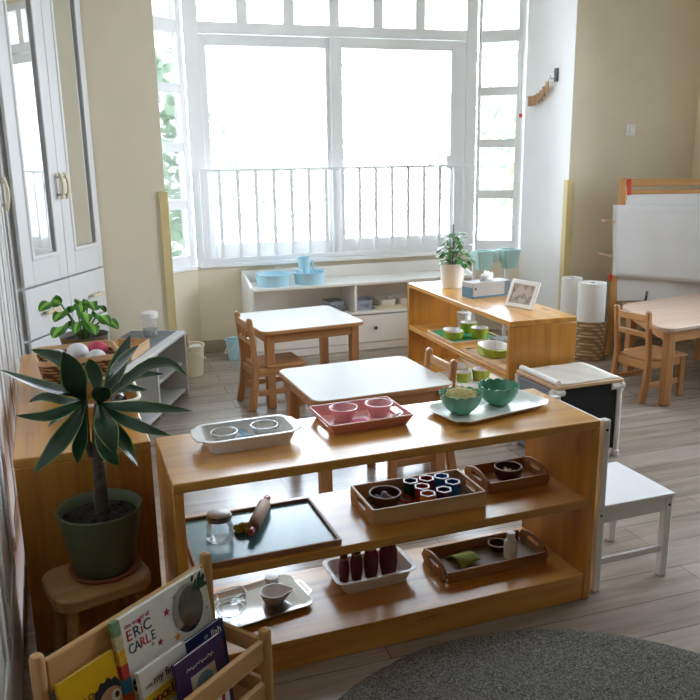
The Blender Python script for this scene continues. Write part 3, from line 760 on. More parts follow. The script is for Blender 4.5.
# mint buckets on a white stand
t = thing('bucket_stand', 'white metal stand carrying two mint buckets behind the tissue box', 'stand', (3.03, 5.60, 0))
for x in (-.14, .15): obj('upright', MB().box(x-.014, x+.014, .03, .05, .001, .80), WHITEP, t, .003)
obj('hanging_plate', MB().box(-.20, .22, .024, .0295, .69, .795), WHITEP, t, .003)
for x in (-.14, .15): obj('foot', MB().box(x-.016, x+.016, -.10, .12, .001, .02), WHITEP, t, .003)
for lab, x in (('mint hanging bucket nearer the potted plant', 2.915), ('mint hanging bucket nearer the bay wall', 3.145)):
    t = thing('hanging_bucket', lab, 'bucket', (x, 5.535, .655), 0, 'mint buckets on the white stand')
    w, d, h = .15, .12, .15
    obj('bin', MB().loft([rrect(w*.66, d*.66, .012, 0), rrect(w, d, .016, h-.006), rrect(w+.012, d+.012, .018, h-.004), rrect(w+.012, d+.012, .018, h), rrect(w-.006, d-.006, .014, h), rrect(w*.66-.006, d*.66-.006, .01, .004)]), TEALP, t)
    obj('hook', MB().box(-.03, .03, .0605, .079, h+.0015, h+.005).box(-.03, .03, .0605, .068, h-.02, h+.005), WHITEP, t)

# ------------------------------------------------------------------ leaves
def leaf(m, pts, width, fold=.25, twist=0, side=None, shape=1.0, tilt=0):
    """blade along a smooth path through pts; returns nothing, adds to m with UV |u|"""
    P = [Vector(q) for q in pts]; N = 10; path = []
    for k in range(N+1):
        tt = k/N*(len(P)-1); i = min(int(tt), len(P)-2); q = tt-i
        a, b = P[max(i-1, 0)], P[i]; c, d = P[i+1], P[min(i+2, len(P)-1)]
        path.append(.5*((2*b)+(c-a)*q+(2*a-5*b+4*c-d)*q*q+(3*b-a-3*c+d)*q**3))
    uvl = m.bm.loops.layers.uv.verify(); rows = []
    for k in range(N+1):
        t_ = (path[min(k+1, N)]-path[max(k-1, 0)]).normalized()
        sd = side.copy() if side else t_.cross(Vector((0, 0, 1)))
        if tilt: sd = sd.normalized() + tilt*Vector((0, 0, 1))*(1 if sd.y > 0 else -1)
        if sd.length < .1: sd = t_.cross(Vector((0, 1, 0)))
        sd = (sd - sd.dot(t_)*t_).normalized(); nn = sd.cross(t_)
        u = k/N; w = width*.5*((math.sin(PI*min(1, .06+.94*u**.75))**.8) if shape == 1.0 else (.16*(1-u)+math.sin(PI*u**shape)**1.1*.95))
        if k == N: w = .0004
        a = twist*u; s2 = math.cos(a)*sd+math.sin(a)*nn; n2 = s2.cross(t_)
        rows.append([m.bm.verts.new(path[k]+s2*w*q+n2*abs(q)*w*fold) for q in (-1, -.85, -.45, 0, .45, .85, 1)])
    us = (1, .85, .45, 0, .45, .85, 1)
    for k in range(N):
        for j in range(6):
            fc = m.bm.faces.new((rows[k][j], rows[k][j+1], rows[k+1][j+1], rows[k+1][j])); fc.smooth = True
            for lp, uq, vq in zip(fc.loops, (us[j], us[j+1], us[j+1], us[j]), (k, k, k+1, k+1)): lp[uvl].uv = (uq, vq/N)

# big dragon tree on the stool
t = thing('plant_stool', 'small rounded wooden stool under the big potted plant', 'stool', (-.072, 2.262, 0), R(17))
STW = wood('stool wood', '#b28a58', '#966f40', 'x', .55, False, 26)
obj('seat', MB().prism(rr2(.285, .235, .06, 8), .305, .345), STW, t, .008, seg=3)
for sx in (-1, 1):
    for sy in (-1, 1): obj('leg', MB().tube([(sx*.12, sy*.095, .002), (sx*.095, sy*.072, .3045)], [.015, .019], 12), STW, t)
t = thing('plant_saucer', 'round terracotta saucer under the olive green pot', 'saucer', (-.045, 2.285, .3455))
obj('dish', MB().lathe([(.001, .004), (.088, .004), (.102, .016), (.106, .016), (.094, 0), (.001, 0)], 36, None, False, False), TERRA, t)
px, py, pz = -.045, 2.29, .350
t = thing('dragon_tree', 'large dark leaved dragon tree in an olive green pot on the stool', 'plant', (px, py, pz))
obj('pot', MB().lathe([(.001, 0), (.080, 0), (.088, .01), (.120, .19), (.124, .196), (.122, .2), (.116, .196), (.108, .165), (.001, .165)], 40, None, False, False), POTG, t)
m = MB().lathe([(.001, .172), (.108, .168)], 28, None, False, False)
for k in range(60):
    a, rr_ = random.uniform(0, 2*PI), .1*random.random()**.5
    q = random.uniform(.006, .014); m.ball(q, q, q*.7, T(rr_*math.cos(a), rr_*math.sin(a), .17), 7, 5)
obj('soil', m, SOIL, t)
def W_(x, z, y=2.30): return (x-px, y-py, z-pz)
tr = [W_(-.042, .52), W_(-.036, .62), W_(-.034, .71), W_(-.028, .79), W_(-.02, .86)]
obj('trunk', MB().tube(tr, [.021, .019, .018, .016, .012], 12).tube([W_(-.05, .705), W_(-.062, .75), W_(-.060, .82), W_(-.056, .875)], [.012, .011, .010, .008], 10), BARK, t)
c1, c2 = (-.018, .862), (-.056, .875)
LV = [ # crown, (x,z,y) path, width
 (c2, [(-.085, .905, 2.27), (-.17, .955, 2.22), (-.258, 1.018, 2.18)], .036),
 (c2, [(-.075, .94, 2.34), (-.12, .99, 2.36), (-.19, 1.022, 2.37)], .042),
 (c2, [(-.072, .92, 2.27), (-.082, .98, 2.25), (-.098, 1.038, 2.24)], .055),
 (c1, [(.010, .93, 2.28), (.055, .985, 2.26), (.105, 1.036, 2.25)], .048),
 (c1, [(.02, .90, 2.36), (.06, .97, 2.40), (.09, 1.03, 2.42)], .040),
 (c1, [(-.008, .90, 2.22), (-.012, .935, 2.19), (-.02, .95, 2.16)], .042),
 (c1, [(.06, .905, 2.36), (.14, .945, 2.37), (.20, .94, 2.37), (.245, .90, 2.36)], .034),
 (c1, [(.04, .862, 2.24), (.12, .862, 2.20), (.235, .845, 2.18)], .032),
 (c1, [(.03, .846, 2.20), (.09, .822, 2.15), (.165, .80, 2.12)], .028),
 (c2, [(-.10, .872, 2.24), (-.16, .868, 2.2), (-.232, .888, 2.18)], .030),
 (c2, [(-.09, .83, 2.24), (-.145, .775, 2.19), (-.205, .722, 2.17)], .042),
 (c2, [(-.085, .84, 2.34), (-.12, .82, 2.36), (-.17, .785, 2.37)], .032),
 (c1, [(-.01, .85, 2.2), (.0, .825, 2.15), (.014, .765, 2.12)], .050),
 (c1, [(-.02, .79, 2.22), (.0, .745, 2.18), (.02, .715, 2.17)], .036),
 (c1, [(.018, .80, 2.24), (.045, .75, 2.21), (.072, .69, 2.2)], .034),
 (c1, [(.03, .80, 2.33), (.06, .78, 2.36), (.10, .775, 2.37)], .026),
 (c2, [(-.07, .79, 2.26), (-.085, .75, 2.24), (-.09, .712, 2.23)], .030),
 (c2, [(-.075, .80, 2.34), (-.10, .76, 2.37), (-.12, .74, 2.39)], .034),
 (c1, [(.05, .885, 2.40), (.10, .90, 2.43), (.18, .893, 2.44)], .030),
 (c1, [(-.02, .91, 2.36), (-.03, .95, 2.38), (-.035, .975, 2.39)], .036),
 (c2, [(-.11, .86, 2.36), (-.17, .875, 2.38), (-.215, .86, 2.39)], .026),
 (c1, [(.01, .87, 2.38), (.06, .865, 2.42), (.13, .845, 2.44)], .032)]
m = MB()
for (cx, cz), path, w in LV:
    x1, z1, y1_ = path[-1]; n_ = Vector((x1-px, y1_-py, 0))
    leaf(m, [W_(cx, cz)] + [W_(x, z, y) for x, z, y in path], w*1.32, .22, side=None if abs(x1+.04) > .07 else Vector((1, .2, 0)), tilt=.75 if abs(x1+.04) > .07 else 0, shape=1.22)
obj('foliage', m, DRAC, t)

# second plant, on the left shelf's far end
ax, ay, az = -.065, 3.68, .6705
t = thing('dumb_cane', 'small plant with pale green variegated leaves in a brown pot on the left shelf', 'plant', (ax, ay, az))
obj('pot', MB().lathe([(.001, 0), (.088, 0), (.105, .105), (.109, .11), (.104, .11), (.098, .085), (.001, .085)], 36, None, False, False), plain('brown olive pot', '#5e5540', .55, .06, 10), t)
obj('soil', MB().lathe([(.001, .092), (.098, .088)], 24, None, False, False), SOIL, t)
st, lf = MB(), MB()
DL = [(-.15, -.06, .225, .06), (-.10, -.07, .165, .06), (-.11, -.09, .085, .075), (.0, .02, .20, .06), (.05, -.05, .205, .06), (.02, -.09, .15, .075), (.10, -.08, .13, .06), (.045, -.11, .09, .07), (.13, -.07, .10, .055), (-.04, .06, .17, .06), (.09, .06, .16, .055), (-.03, -.10, .10, .055), (.0, -.06, .19, .06)]
for dx, dy, dz, w in DL:
    b = Vector((dx*.12, dy*.12, .092)); e = Vector((dx*.55, dy*.55, .092+dz*.75)); tip = Vector((dx*1.0, dy*1.1, .095+dz*.80 - .01))
    st.tube([b, (b+e)/2+Vector((0, 0, .015)), e], .004, 6)
    leaf(lf, [e, e*.55+tip*.45+Vector((0, 0, .018)), tip, tip+(tip-e)*.35-Vector((0, 0, .025))], w, .18, side=Vector((1, .3*(1 if dx < 0 else -1), .35*(1 if dx < 0 else -1))))
obj('stems', st, STEMG, t); obj('foliage', lf, BRIGHT, t)

# plant in white pot on the far pine shelf
t = thing('climbing_plant', 'leafy plant climbing a stake in a white pot on the far pine shelf', 'plant', (2.293, 4.79, .6705))
obj('pot', MB().lathe([(.001, 0), (.066, 0), (.073, .02), (.086, .158), (.088, .165), (.083, .165), (.076, .14), (.001, .14)], 36, None, False, False), WGLZ, t)
obj('soil', MB().lathe([(.001, .150), (.077, .146)], 24, None, False, False), SOIL, t)
obj('stake', MB().cyl(.004, .146, .42, T(.003, 0), 8), BARK, t)
st, lf = MB(), MB(); rs = random.Random(3)
for k in range(84):
    a = rs.uniform(0, 2*PI); z = .165+.21*rs.random()**1.25; rr_ = (.11-.26*(z-.165))*rs.uniform(.45, 1.1)
    if k < 7: z, rr_, a = .19+.045*(k % 4), .12, (-.6+.35*k)
    b = Vector((.01*math.cos(a), .01*math.sin(a), max(.15, z-.06))); e = Vector((rr_*math.cos(a), rr_*math.sin(a), z))
    st.tube([b, b*.4+e*.6+Vector((0, 0, .012)), e], .0016, 5)
    L = rs.uniform(.036, .056); dv = Vector((math.cos(a+rs.uniform(-.8, .8)), math.sin(a+rs.uniform(-.8, .8)), rs.uniform(-.9, .1))).normalized()
    leaf(lf, [e, e+dv*L*.5, e+dv*L], rs.uniform(.032, .046), .12)
obj('stems', st, STEMG, t); obj('foliage', lf, SMALLL, t)

# ------------------------------------------------------------------ far pine shelf: things on top
t = thing('tissue_box', 'grey and blue box of tissues on the far pine shelf', 'tissue box', (2.30, 4.385, .6705), R(14))
w, d, h = .125, .235, .095
# long side faces the camera-left; local y along the shelf
TB = plain('tissue grey card', '#b7b2ad', .6, .04, 10); TBB = plain('tissue blue card', '#53788f', .6, .08, 16)
t.rotation_euler = (0, 0, R(7.5)); w, d = .285, .12
t.location = (2.352, 4.415, .6705)
obj('carton', MB().box(-w/2, w/2, -d/2, d/2, 0, h), TB, t, .002)
obj('blue_end', MB().box(-w/2-.0012, -w/2-.0002, -d/2+.002, d/2-.002, .0, h-.03).box(-w/2-.001, w/2+.001, -d/2-.0012, -d/2-.0002, 0, .012), TBB, t)
obj('dark_end', MB().box(w/2-.045, w/2-.001, -d/2-.0012, -d/2-.0002, .012, h-.001), GREYD, t)
obj('logo', MB().cyl(.007, 0, .001, T(-w/2+.02, -d/2-.0002, h*.62, 0, R(90)), 14), BLACKP, t)
m = MB()
for k in range(5):
    a = k*1.25; m._add([(-.05, 0, h), (.05, .0, h), (.02+.03*math.cos(a), .02*math.sin(a), h+.045+.012*(k % 3)), (-.03+.02*math.cos(a), .03*math.sin(a+1), h+.03+.01*(k % 2))], [(0, 1, 2, 3)], None, True)
o = obj('tissue', m, WPAPER, t); sd = o.modifiers.new('s', 'SOLIDIFY'); sd.thickness = .001
t = thing('photo_frame', 'white photo frame with a faded picture propped on the far pine shelf', 'photo frame', (2.362, 3.955, .6715), R(-62)); t.rotation_euler = (0, 0, R(-74)); t.location = (2.325, 3.975, .6715)
Mt = T(0, 0, 0, 0, R(-22)) @ Matrix(((1, 0, 0, 0), (0, 0, -1, 0), (0, 1, 0, 0), (0, 0, 0, 1)))
w, h = .215, .165
obj('frame', MB().ringprism([(-w/2, 0), (w/2, 0), (w/2, h), (-w/2, h)], [(-w/2+.025, .025), (w/2-.025, .025), (w/2-.025, h-.025), (-w/2+.025, h-.025)], -.012, 0, Mt), LACQ, t, .003)
mp, nt, out = newmat('faded picture'); b = bsdf(nt, out, None, .3); n = noise(nt, coords(nt), 22, 4); rp = ramp(nt, n.outputs['Fac'], [(.35, lin('#8d8078')), (.5, lin('#c7b3a2')), (.65, lin('#b9b4b0'))]); nt.links.new(rp.outputs[0], b.inputs['Base Color'])
obj('picture', MB().box(-w/2+.025, w/2-.025, .025, h-.025, -.008, -.005, Mt), mp, t)
obj('back_strut', MB().loft([[(-.02, .058, .12), (.02, .058, .12), (.02, .10, .001), (-.02, .10, .001)], [(-.02, .052, .12), (.02, .052, .12), (.02, .094, .001), (-.02, .094, .001)]], smooth=False), TRIMW, t)

# ---- far pine shelf tiers
SZ = .3705
def flat_tray(name, label, x, y, z, rz, w, d, rim, base, h=.018, k=.01):
    t = thing(name, label, 'tray', (x, y, z), rz)
    obj('rim', MB().ringprism([(-w/2, -d/2), (w/2, -d/2), (w/2, d/2), (-w/2, d/2)], [(-w/2+k, -d/2+k), (w/2-k, -d/2+k), (w/2-k, d/2-k), (-w/2+k, d/2-k)], 0, h), rim, t, .002)
    obj('panel', MB().box(-w/2+k+.0002, w/2-k-.0002, -d/2+k+.0002, d/2-k-.0002, .001, .007), base, t); return t
flat_tray('craft_tray', 'wooden rimmed tray with green mat under the lime dishes on the far shelf', 2.295, 4.60, SZ, 0, .36, .40, LIGHTW, MATG)
flat_tray('craft_tray', 'pale wooden tray under the big lime oval dish on the far shelf', 2.29, 3.985, SZ, 0, .36, .54, LIGHTW, LIGHTW)
def oval_dish(label, x, y, z, rz, rx, ry, h, hand=True, group='lime green baking dishes'):
    t = thing('baking_dish', label, 'dish', (x, y, z), rz, group); k = .93
    E_ = lambda s, zz: [(rx*s*abs(math.cos(a))**.75*(1 if math.cos(a) >= 0 else -1), ry*s*abs(math.sin(a))**.75*(1 if math.sin(a) >= 0 else -1), zz) for a in [2*PI*(j+.5)/32 for j in range(32)]]
    obj('shell', MB().loft([E_(.82, 0), E_(.9, .004), E_(1.0, h), E_(k, h)], True, False), OLIVE, t)
    obj('glaze_inside', MB().loft([E_(k, h+.0003), E_(.88, h-.01), E_(.78, .008)], False, True), WGLZ, t)
    if hand:
        for s in (-1, 1): obj('handle', MB().box(rx*.93*s-.012, rx*.93*s+.012, -ry*.35, ry*.35, h-.012, h-.002, T(s*.012, 0, 0)), OLIVE, t, .004)
    return t
def ramekin(label, x, y, z, r, h, group='lime green baking dishes'):
    t = thing('ramekin', label, 'dish', (x, y, z), 0, group)
    obj('shell', MB().lathe([(.001, 0), (r*.82, 0), (r, h), (r*.92, h)], 28, None, False, False), OLIVE, t)
    obj('glaze_inside', MB().lathe([(r*.92, h+.0003), (r*.86, h-.008), (r*.76, .008), (.001, .006)], 28, None, False, False), WGLZ, t); return t
oval_dish('small lime rectangular dish on the green mat', 2.20, 4.57, SZ+.0075, R(82), .098, .062, .05, False)
ramekin('lime ramekin at the back of the green mat', 2.365, 4.675, SZ+.0075, .058, .068)
ramekin('lime ramekin at the front of the green mat', 2.355, 4.50, SZ+.0075, .058, .068)
oval_dish('large lime oval dish on the pale wooden tray of the far shelf', 2.232, 4.075, SZ+.0075, R(84), .125, .09, .056)
t = thing('lidded_jar', 'small white lidded pot standing at the back of the far shelf middle board', 'jar', (2.42, 4.86, SZ))
obj('body', MB().lathe([(.001, 0), (.045, 0), (.048, .08), (.04, .09), (.001, .09)], 24, None, False, False), WGLZ, t); obj('lid', MB().lathe([(.05, .0905), (.05, .105), (.001, .108)], 24, None, True, False), WGLZ, t)
t = thing('spice_jar', 'small grey glass jar on the pale tray near the shelf end', 'jar', (2.33, 3.90, SZ+.0075))
obj('body', MB().cyl(.026, 0, .055), plain('cloudy grey', '#a8a79d', .25, .2, 40), t); obj('lid', MB().cyl(.027, .0555, .066), METAL, t)
t = thing('green_cup', 'dark green and white cup on the pale tray near the shelf end', 'cup', (2.255, 3.86, SZ+.0075))
obj('body', MB().lathe([(.001, .004), (.024, .004), (.032, .034), (.035, .034), (.027, 0), (.001, 0)], 24, None, False, False), SCALL, t); obj('saucer', MB().lathe([(.001, -.0012), (.042, -.0005), (.045, .004), (.001, .0)], 24, None, False, False), WGLZ, t)
t.location.z += .0015
t = thing('folded_cloths', 'grey patterned folded cloth at the back of the far shelf middle board', 'cloth', (2.43, 4.328, SZ), 0)
obj('cloth', MB().prism(rr2(.12, .12, .02, 4), 0, .035), plain('speckled cloth', '#8f9190', .9, .35, 70), t, .008, seg=3)
flat_tray('serving_plate', 'white rectangular tray of lime bowls on the bottom of the far shelf', 2.29, 4.50, .1005, R(0), .28, .42, WGLZ, WGLZ, .012, .008)
oval_dish('lime oval bowl at the far end of the bottom white tray', 2.262, 4.612, .1085, R(80), .088, .065, .06, False)
ramekin('lime ramekin at the back of the bottom white tray', 2.352, 4.455, .1085, .062, .07)
ramekin('lime ramekin nearest the table on the bottom white tray', 2.225, 4.46, .1085, .055, .06)

# ------------------------------------------------------------------ front shelf geometry helpers
a0 = R(1.92); SHX, SHY = .154, 2.081
ZT, ZM, ZB = .6705, .3855, .1005
# ---- top tier
def handled_tub(label, x, y, z, rz, w, d, h, mat):
    t = thing('plastic_tub', label, 'tray', (x, y, z), rz); k = .003
    obj('tub', MB().loft([rrect(w*.80, d*.82, .025, 0), rrect(w*.9, d*.95, .03, h-.01), rrect(w*.90+.012, d*.97+.012, .034, h-.004), rrect(w*.90+.012, d*.97+.012, .034, h), rrect(w*.9-.008, d*.95-.008, .028, h), rrect(w*.80-.006, d*.82-.006, .022, .003)]), mat, t)
    for s in (-1, 1):
        o_ = [(s*(w*.45+.004), -d*.40), (s*(w*.45+.022), -d*.32), (s*(w*.45+.030), 0), (s*(w*.45+.022), d*.32), (s*(w*.45+.004), d*.40)]
        if s < 0: o_.reverse()
        obj('handle', MB().prism(o_, h-.006, h-.0005), mat, t, .002)
    return t
handled_tub('white plastic tub with handles and two glass dishes, at the left of the shelf top', .415, 2.345, ZT, R(3), .32, .175, .046, CLOUDY)
def glass_dish(label, x, y, z, r, h):
    t = thing('glass_dish', label, 'dish', (x, y, z), 0, 'small clear glass dishes')
    obj('bowl', MB().lathe([(.001, .003), (r*.6, .003), (r*.97, h), (r, h+.001), (r*1.01, h-.001), (r*.68, 0), (.001, 0)], 32, None, False, False), CGLASS, t)
    obj('rim', MB().tube([(r*math.cos(2*PI*k/32), r*math.sin(2*PI*k/32), h) for k in range(33)], .0016, 6), plain('painted rim glint', '#e8eeee', .1, .02), t)  # opaque pale ring paints the glint along the glass edge
    return t
glass_dish('clear glass dish at the left in the white tub', .348, 2.365, ZT+.0035, .041, .033)
glass_dish('clear glass dish at the right in the white tub', .478, 2.370, ZT+.0035, .043, .038)
t = thing('blue_scoop', 'pale blue plastic scoop lying between the glass dishes', 'scoop', (.413, 2.362, ZT+.0035), R(8))
SB = plain('scoop blue', '#8dbfd8', .4, .04)
obj('bowl', MB().lathe([(.001, .002), (.014, .002), (.018, .016), (.02, .016), (.016, 0), (.001, 0)], 20, T(-.0, -.03), False, False, 1.3, .8), SB, t)
obj('handle', MB().box(-.010, .010, -.016, .05, .011, .017), SB, t, .003)

t = thing('pink_tray', 'pink plastic tray with handle holes and two pink bowls on the shelf top', 'tray', (.818, 2.408, ZT), R(3))
w, d, h = .30, .225, .036
obj('base', MB().loft([rrect(w*.86, d*.84, .02, 0), rrect(w*.86, d*.84, .02, .004)]), PINKT, t)
for s in (-1, 1):
    obj('long_wall', MB().loft([[(-w*.42, s*d*.415, .0), (w*.42, s*d*.415, .0), (w*.485, s*d*.495, h), (-w*.485, s*d*.495, h)], [(-w*.42, s*d*.415-s*.004, .001), (w*.42, s*d*.415-s*.004, .001), (w*.485, s*d*.495-s*.004, h), (-w*.485, s*d*.495-s*.004, h)]], smooth=False), PINKT, t)
    # short end with a long slot
    n = 24; out, inn = [], []
    for q in range(n):
        a = 2*PI*q/n; ca, sa = math.cos(a), math.sin(a); g = max(abs(ca), abs(sa))
        oz = (sa/g+1)/2; out.append((ca/g*(d*.415+d*.08*oz), oz*h)); inn.append((d*.25*abs(ca)**.4*(1 if ca >= 0 else -1), h*.52+h*.26*abs(sa)**.6*(1 if sa >= 0 else -1)))
    M = Matrix(((0, s*w*.065/h, s*1.0, s*w*.42), (1, 0, 0, 0), (0, 1, 0, 0), (0, 0, 0, 1)))
    obj('handle_end', MB().ringprism(out, inn, -.002, .002, M), PINKT, t)
rim = [(x, y, z) for x, y, z in rrect(w*.97, d*.99, .012, h)]; rim.append(rim[0])
obj('rim', MB().tube(rim, .0026, 6), plain('pale pink rim', '#e9b9b6', .35, .03), t)
def pink_bowl(label, x, y):
    t = thing('pink_bowl', label, 'bowl', (x, y, ZT+.0045), 0, 'clear pink bowls in the pink tray'); r, h = .047, .044
    obj('bowl', MB().lathe([(.001, .003), (r*.55, .003), (r*.96, h), (r*1.02, h), (r*.62, 0), (.001, 0)], 32, None, False, False), PINKB, t)
    obj('rim', MB().tube([(r*math.cos(2*PI*k/32), r*math.sin(2*PI*k/32), h) for k in range(33)], .0018, 6), plain('pale pink edge', '#f3d3d4', .2, .02), t)
pink_bowl('clear pink bowl at the left in the pink tray', .764, 2.428); pink_bowl('clear pink bowl at the right in the pink tray', .893, 2.43)
t = thing('pink_sponge', 'small bright pink sponge between the two pink bowls', 'sponge', (.796, 2.352, ZT+.0045), R(5))
obj('block', MB().box(-.024, .024, -.014, .014, 0, .02), plain('hot pink sponge', '#d95f86', .9, .15, 60), t, .003)
t = thing('plastic_tongs', 'white plastic tongs at the right end of the pink tray', 'tongs', (.925, 2.36, ZT+.006), R(35))
for s in (-1, 1): obj('arm', MB().tube([(-.045, 0, .006), (0, s*.012, .008), (.045, s*.006, .012)], [.004, .005, .003], 8), WPLA, t)

t = thing('melamine_tray', 'white melamine tray with cut corners under the two green bowls', 'tray', (1.283, 2.37, ZT), R(13))
w, d = .43, .225
def oct_(w, d, c, z): return [(w/2, -d/2+c*1.0, z), (w/2, d/2-c, z), (w/2-c*1.2, d/2, z), (-w/2+c*1.2, d/2, z), (-w/2, d/2-c, z), (-w/2, -d/2+c, z), (-w/2+c*1.2, -d/2, z), (w/2-c*1.2, -d/2, z)]
obj('tray', MB().loft([oct_(w*.88, d*.86, .03, 0), oct_(w*.97, d*.97, .034, .013), oct_(w, d, .035, .015), oct_(w, d, .035, .018), oct_(w*.965, d*.955, .034, .0165), oct_(w*.87, d*.84, .03, .004)], smooth=False), WGLZ, t, .003)
def scallop_bowl(label, x, y, z):
    t = thing('scalloped_bowl', label, 'bowl', (x, y, z), 0, 'sage green scalloped bowls')
    n = 96; pr = [(.030, 0, 0), (.034, .002, 0), (.055, .022, .25), (.068, .048, .6), (.0735, .068, 1), (.0705, .0685, 1), (.064, .047, .6), (.05, .024, .25), (.028, .006, 0)]
    rings = [[(r*(1+.035*s*abs(math.sin(7*a))), r*(1+.035*s*abs(math.sin(7*a))), zz + (.007*abs(math.sin(7*a))*s if s == 1 else 0), a) for a in [2*PI*j/n for j in range(n)]] for r, zz, s in pr]
    obj('bowl', MB().loft([[(q[0]*math.cos(q[3]), q[1]*math.sin(q[3]), q[2]) for q in rg] for rg in rings]), SCALL, t)
    return t
scallop_bowl('sage green scalloped bowl full of pale pasta on the white tray', 1.168, 2.355, ZT+.0045)
scallop_bowl('empty sage green scalloped bowl on the white tray', 1.335, 2.395, ZT+.0045)
m = MB().ball(.056, .056, .03, None, 20, 10); rs = random.Random(5)
for k in range(260):
    a, q = rs.uniform(0, 2*PI), .052*rs.random()**.5; z = .03*math.sqrt(max(0, 1-(q/.056)**2))
    b = Vector((q*math.cos(a), q*math.sin(a), z)); dv = Vector((rs.uniform(-1, 1), rs.uniform(-1, 1), rs.uniform(-.2, .7))).normalized()*.011
    m.tube([b-dv*.6, b+Vector((0, 0, .004)), b+dv], .0014, 4)
o = obj('pasta_heap', m, PASTA, loc=(1.168, 2.355, ZT+.056)); tag(o, 'heap of pale yellow dry pasta in the left green bowl', 'pasta'); o['kind'] = 'stuff'

# ---- middle tier
flat_tray('work_tray', 'large wooden tray with blue green mat, jar and rolling pin, on the middle board', .421, 2.272, ZM, R(2), .452, .335, TRIMW, BLUEM, .017, .01)
t = thing('glass_jar', 'round glass jar with a white screw lid on the blue green tray', 'jar', (.302, 2.262, ZM+.0075))
obj('glass', MB().lathe([(.001, .003), (.036, .003), (.0405, .01), (.0405, .046), (.031, .062), (.031, .066), (.033, .066), (.033, .062), (.0425, .047), (.0425, .008), (.037, 0), (.001, 0)], 36, None, False, False), CGLASS, t)
obj('ring', MB().lathe([(.035, .0665), (.0385, .068), (.0385, .072), (.037, .074), (.0385, .076), (.0385, .082), (.035, .084)], 36), plain('jar ring grey', '#8f8d88', .35, .08, 20, .7), t)
obj('lid', MB().lathe([(.0365, .0845), (.0365, .088), (.034, .09), (.001, .09)], 36, None, True, False), plain('white tin lid', '#fbfbfa', .4, .02, 8), t)
t = thing('rolling_pin', 'wooden rolling pin with red handles lying on the blue green tray', 'rolling pin', (.443, 2.340, ZM+.0295), math.atan2(.28, .125))
RX = Matrix.Rotation(R(90), 4, 'Y')
obj('roller', MB().lathe([(.001, -.085), (.018, -.085), (.0215, -.08), (.0215, .08), (.018, .085), (.001, .085)], 24, RX, False, False), wood('rolling wood', '#bd9c80', '#a07e62', 'x', .6, False), t)
for s in (-1, 1): obj('handle', MB().lathe([(.007, .0855), (.010, .10), (.0115, .115), (.0115, .13), (.006, .138), (.001, .139)], 18, RX if s > 0 else Matrix.Rotation(R(-90), 4, 'Y'), True, False), DRED, t)
t = thing('play_dough', 'small lump of mustard yellow dough between jar and rolling pin', 'dough', (.378, 2.287, ZM+.0076))
m = MB()
for dx, dy, q in ((0, 0, .019), (.018, .012, .014), (-.016, .013, .013), (.012, -.014, .013), (-.013, -.012, .014)): m.ball(q, q, q*.8, T(dx, dy, q*.8), 12, 8)
obj('lump', m, YDOUGH, t)

frame_tray('wooden_tray', 'pale wooden tray with handle holes holding coloured cups, on the middle board', .985, 2.302, ZM, R(1), .412, .215, .056, LIGHTW, wood('grey brown base', '#8d7a66', '#75634f', 'x', .6, False), 0, True)
def bowl(name, label, x, y, z, r, h, mat, cat='bowl', rimmat=None):
    t = thing(name, label, cat, (x, y, z))
    obj('bowl', MB().lathe([(.001, .005), (r*.65, .006), (r*.92, h*.5), (r*.93, h-.001), (r, h), (r*1.0, h-.003), (r*.98, h*.45), (r*.72, 0), (.001, 0)], 32, None, False, False), mat, t)
    if rimmat: obj('rim', MB().tube([(r*.965*math.cos(2*PI*k/36), r*.965*math.sin(2*PI*k/36), h) for k in range(37)], .0028, 6), rimmat, t)
    return t
RIMB = plain('worn brown rim', '#a8917c', .5, .1, 20)
bowl('coconut_bowl', 'dark brown bowl of grey beads in the tray of coloured cups', .872, 2.318, ZM+.0055, .054, .046, BROWNB, rimmat=RIMB)
rs = random.Random(9); k = 0
for bx, by, bz in ((-.018, 0, 0), (.016, .008, 0), (.0, -.02, 0), (.0, .022, 0), (.024, -.014, 0), (-.002, .002, .018), (-.024, .02, .002)):
    o = obj('bead', MB().ball(.0115, .0115, .0115, None, 14, 8), plain('grey lilac bead', '#aaa4bd', .4, .1, 30), loc=(.872+bx, 2.318+by, ZM+.026+bz))
    tag(o, 'small round grey lilac bead in the dark bowl beside the coloured cups', 'bead', 'grey beads in the dark bowl'); k += 1
for nm, hx, x, y in (('dark green', '#1f5a44', .984, 2.364), ('dark red', '#98262c', 1.045, 2.364), ('light blue', '#2f7fc0', 1.103, 2.364), ('royal blue', '#1f5fae', 1.118, 2.306), ('bright red', '#b03323', 1.003, 2.306), ('orange', '#cf7d28', .998, 2.246), ('purple', '#4c2d57', 1.062, 2.256)):
    t = thing('hexagon_cup', nm + ' hexagonal cup with a pale rim in the wooden tray', 'cup', (x, y, ZM+.0055), R(10), 'hexagonal coloured cups')
    H6 = lambda r, z: [(r*math.cos(2*PI*j/6), r*math.sin(2*PI*j/6), z) for j in range(6)]
    obj('cup', MB().loft([H6(.0265, 0), H6(.0285, .052), H6(.0225, .052), H6(.0215, .006)], smooth=False), plain('cup ' + nm, hx, .35, .06, 12), t)
    obj('rim', MB().ringprism([q[:2] for q in H6(.0293, 0)], [q[:2] for q in H6(.0228, 0)], .0522, .0548), plain('pale cup rim', '#d9cfd0', .4, .03), t)
t = thing('red_tongs', 'red tongs lying between the bead bowl and coloured cups', 'tongs', (.948, 2.345, ZM+.006), R(-80))
pts = [(-.06, -.018, .006), (.02, -.017, .006)] + [(.035+.016*math.sin(PI*k/8), -.017*math.cos(PI*k/8), .006) for k in range(9)] + [(.02, .017, .006), (-.06, .018, .006)]
obj('band', MB().tube(pts, .005, 8), plain('red plastic', '#c5302f', .3, .05), t)

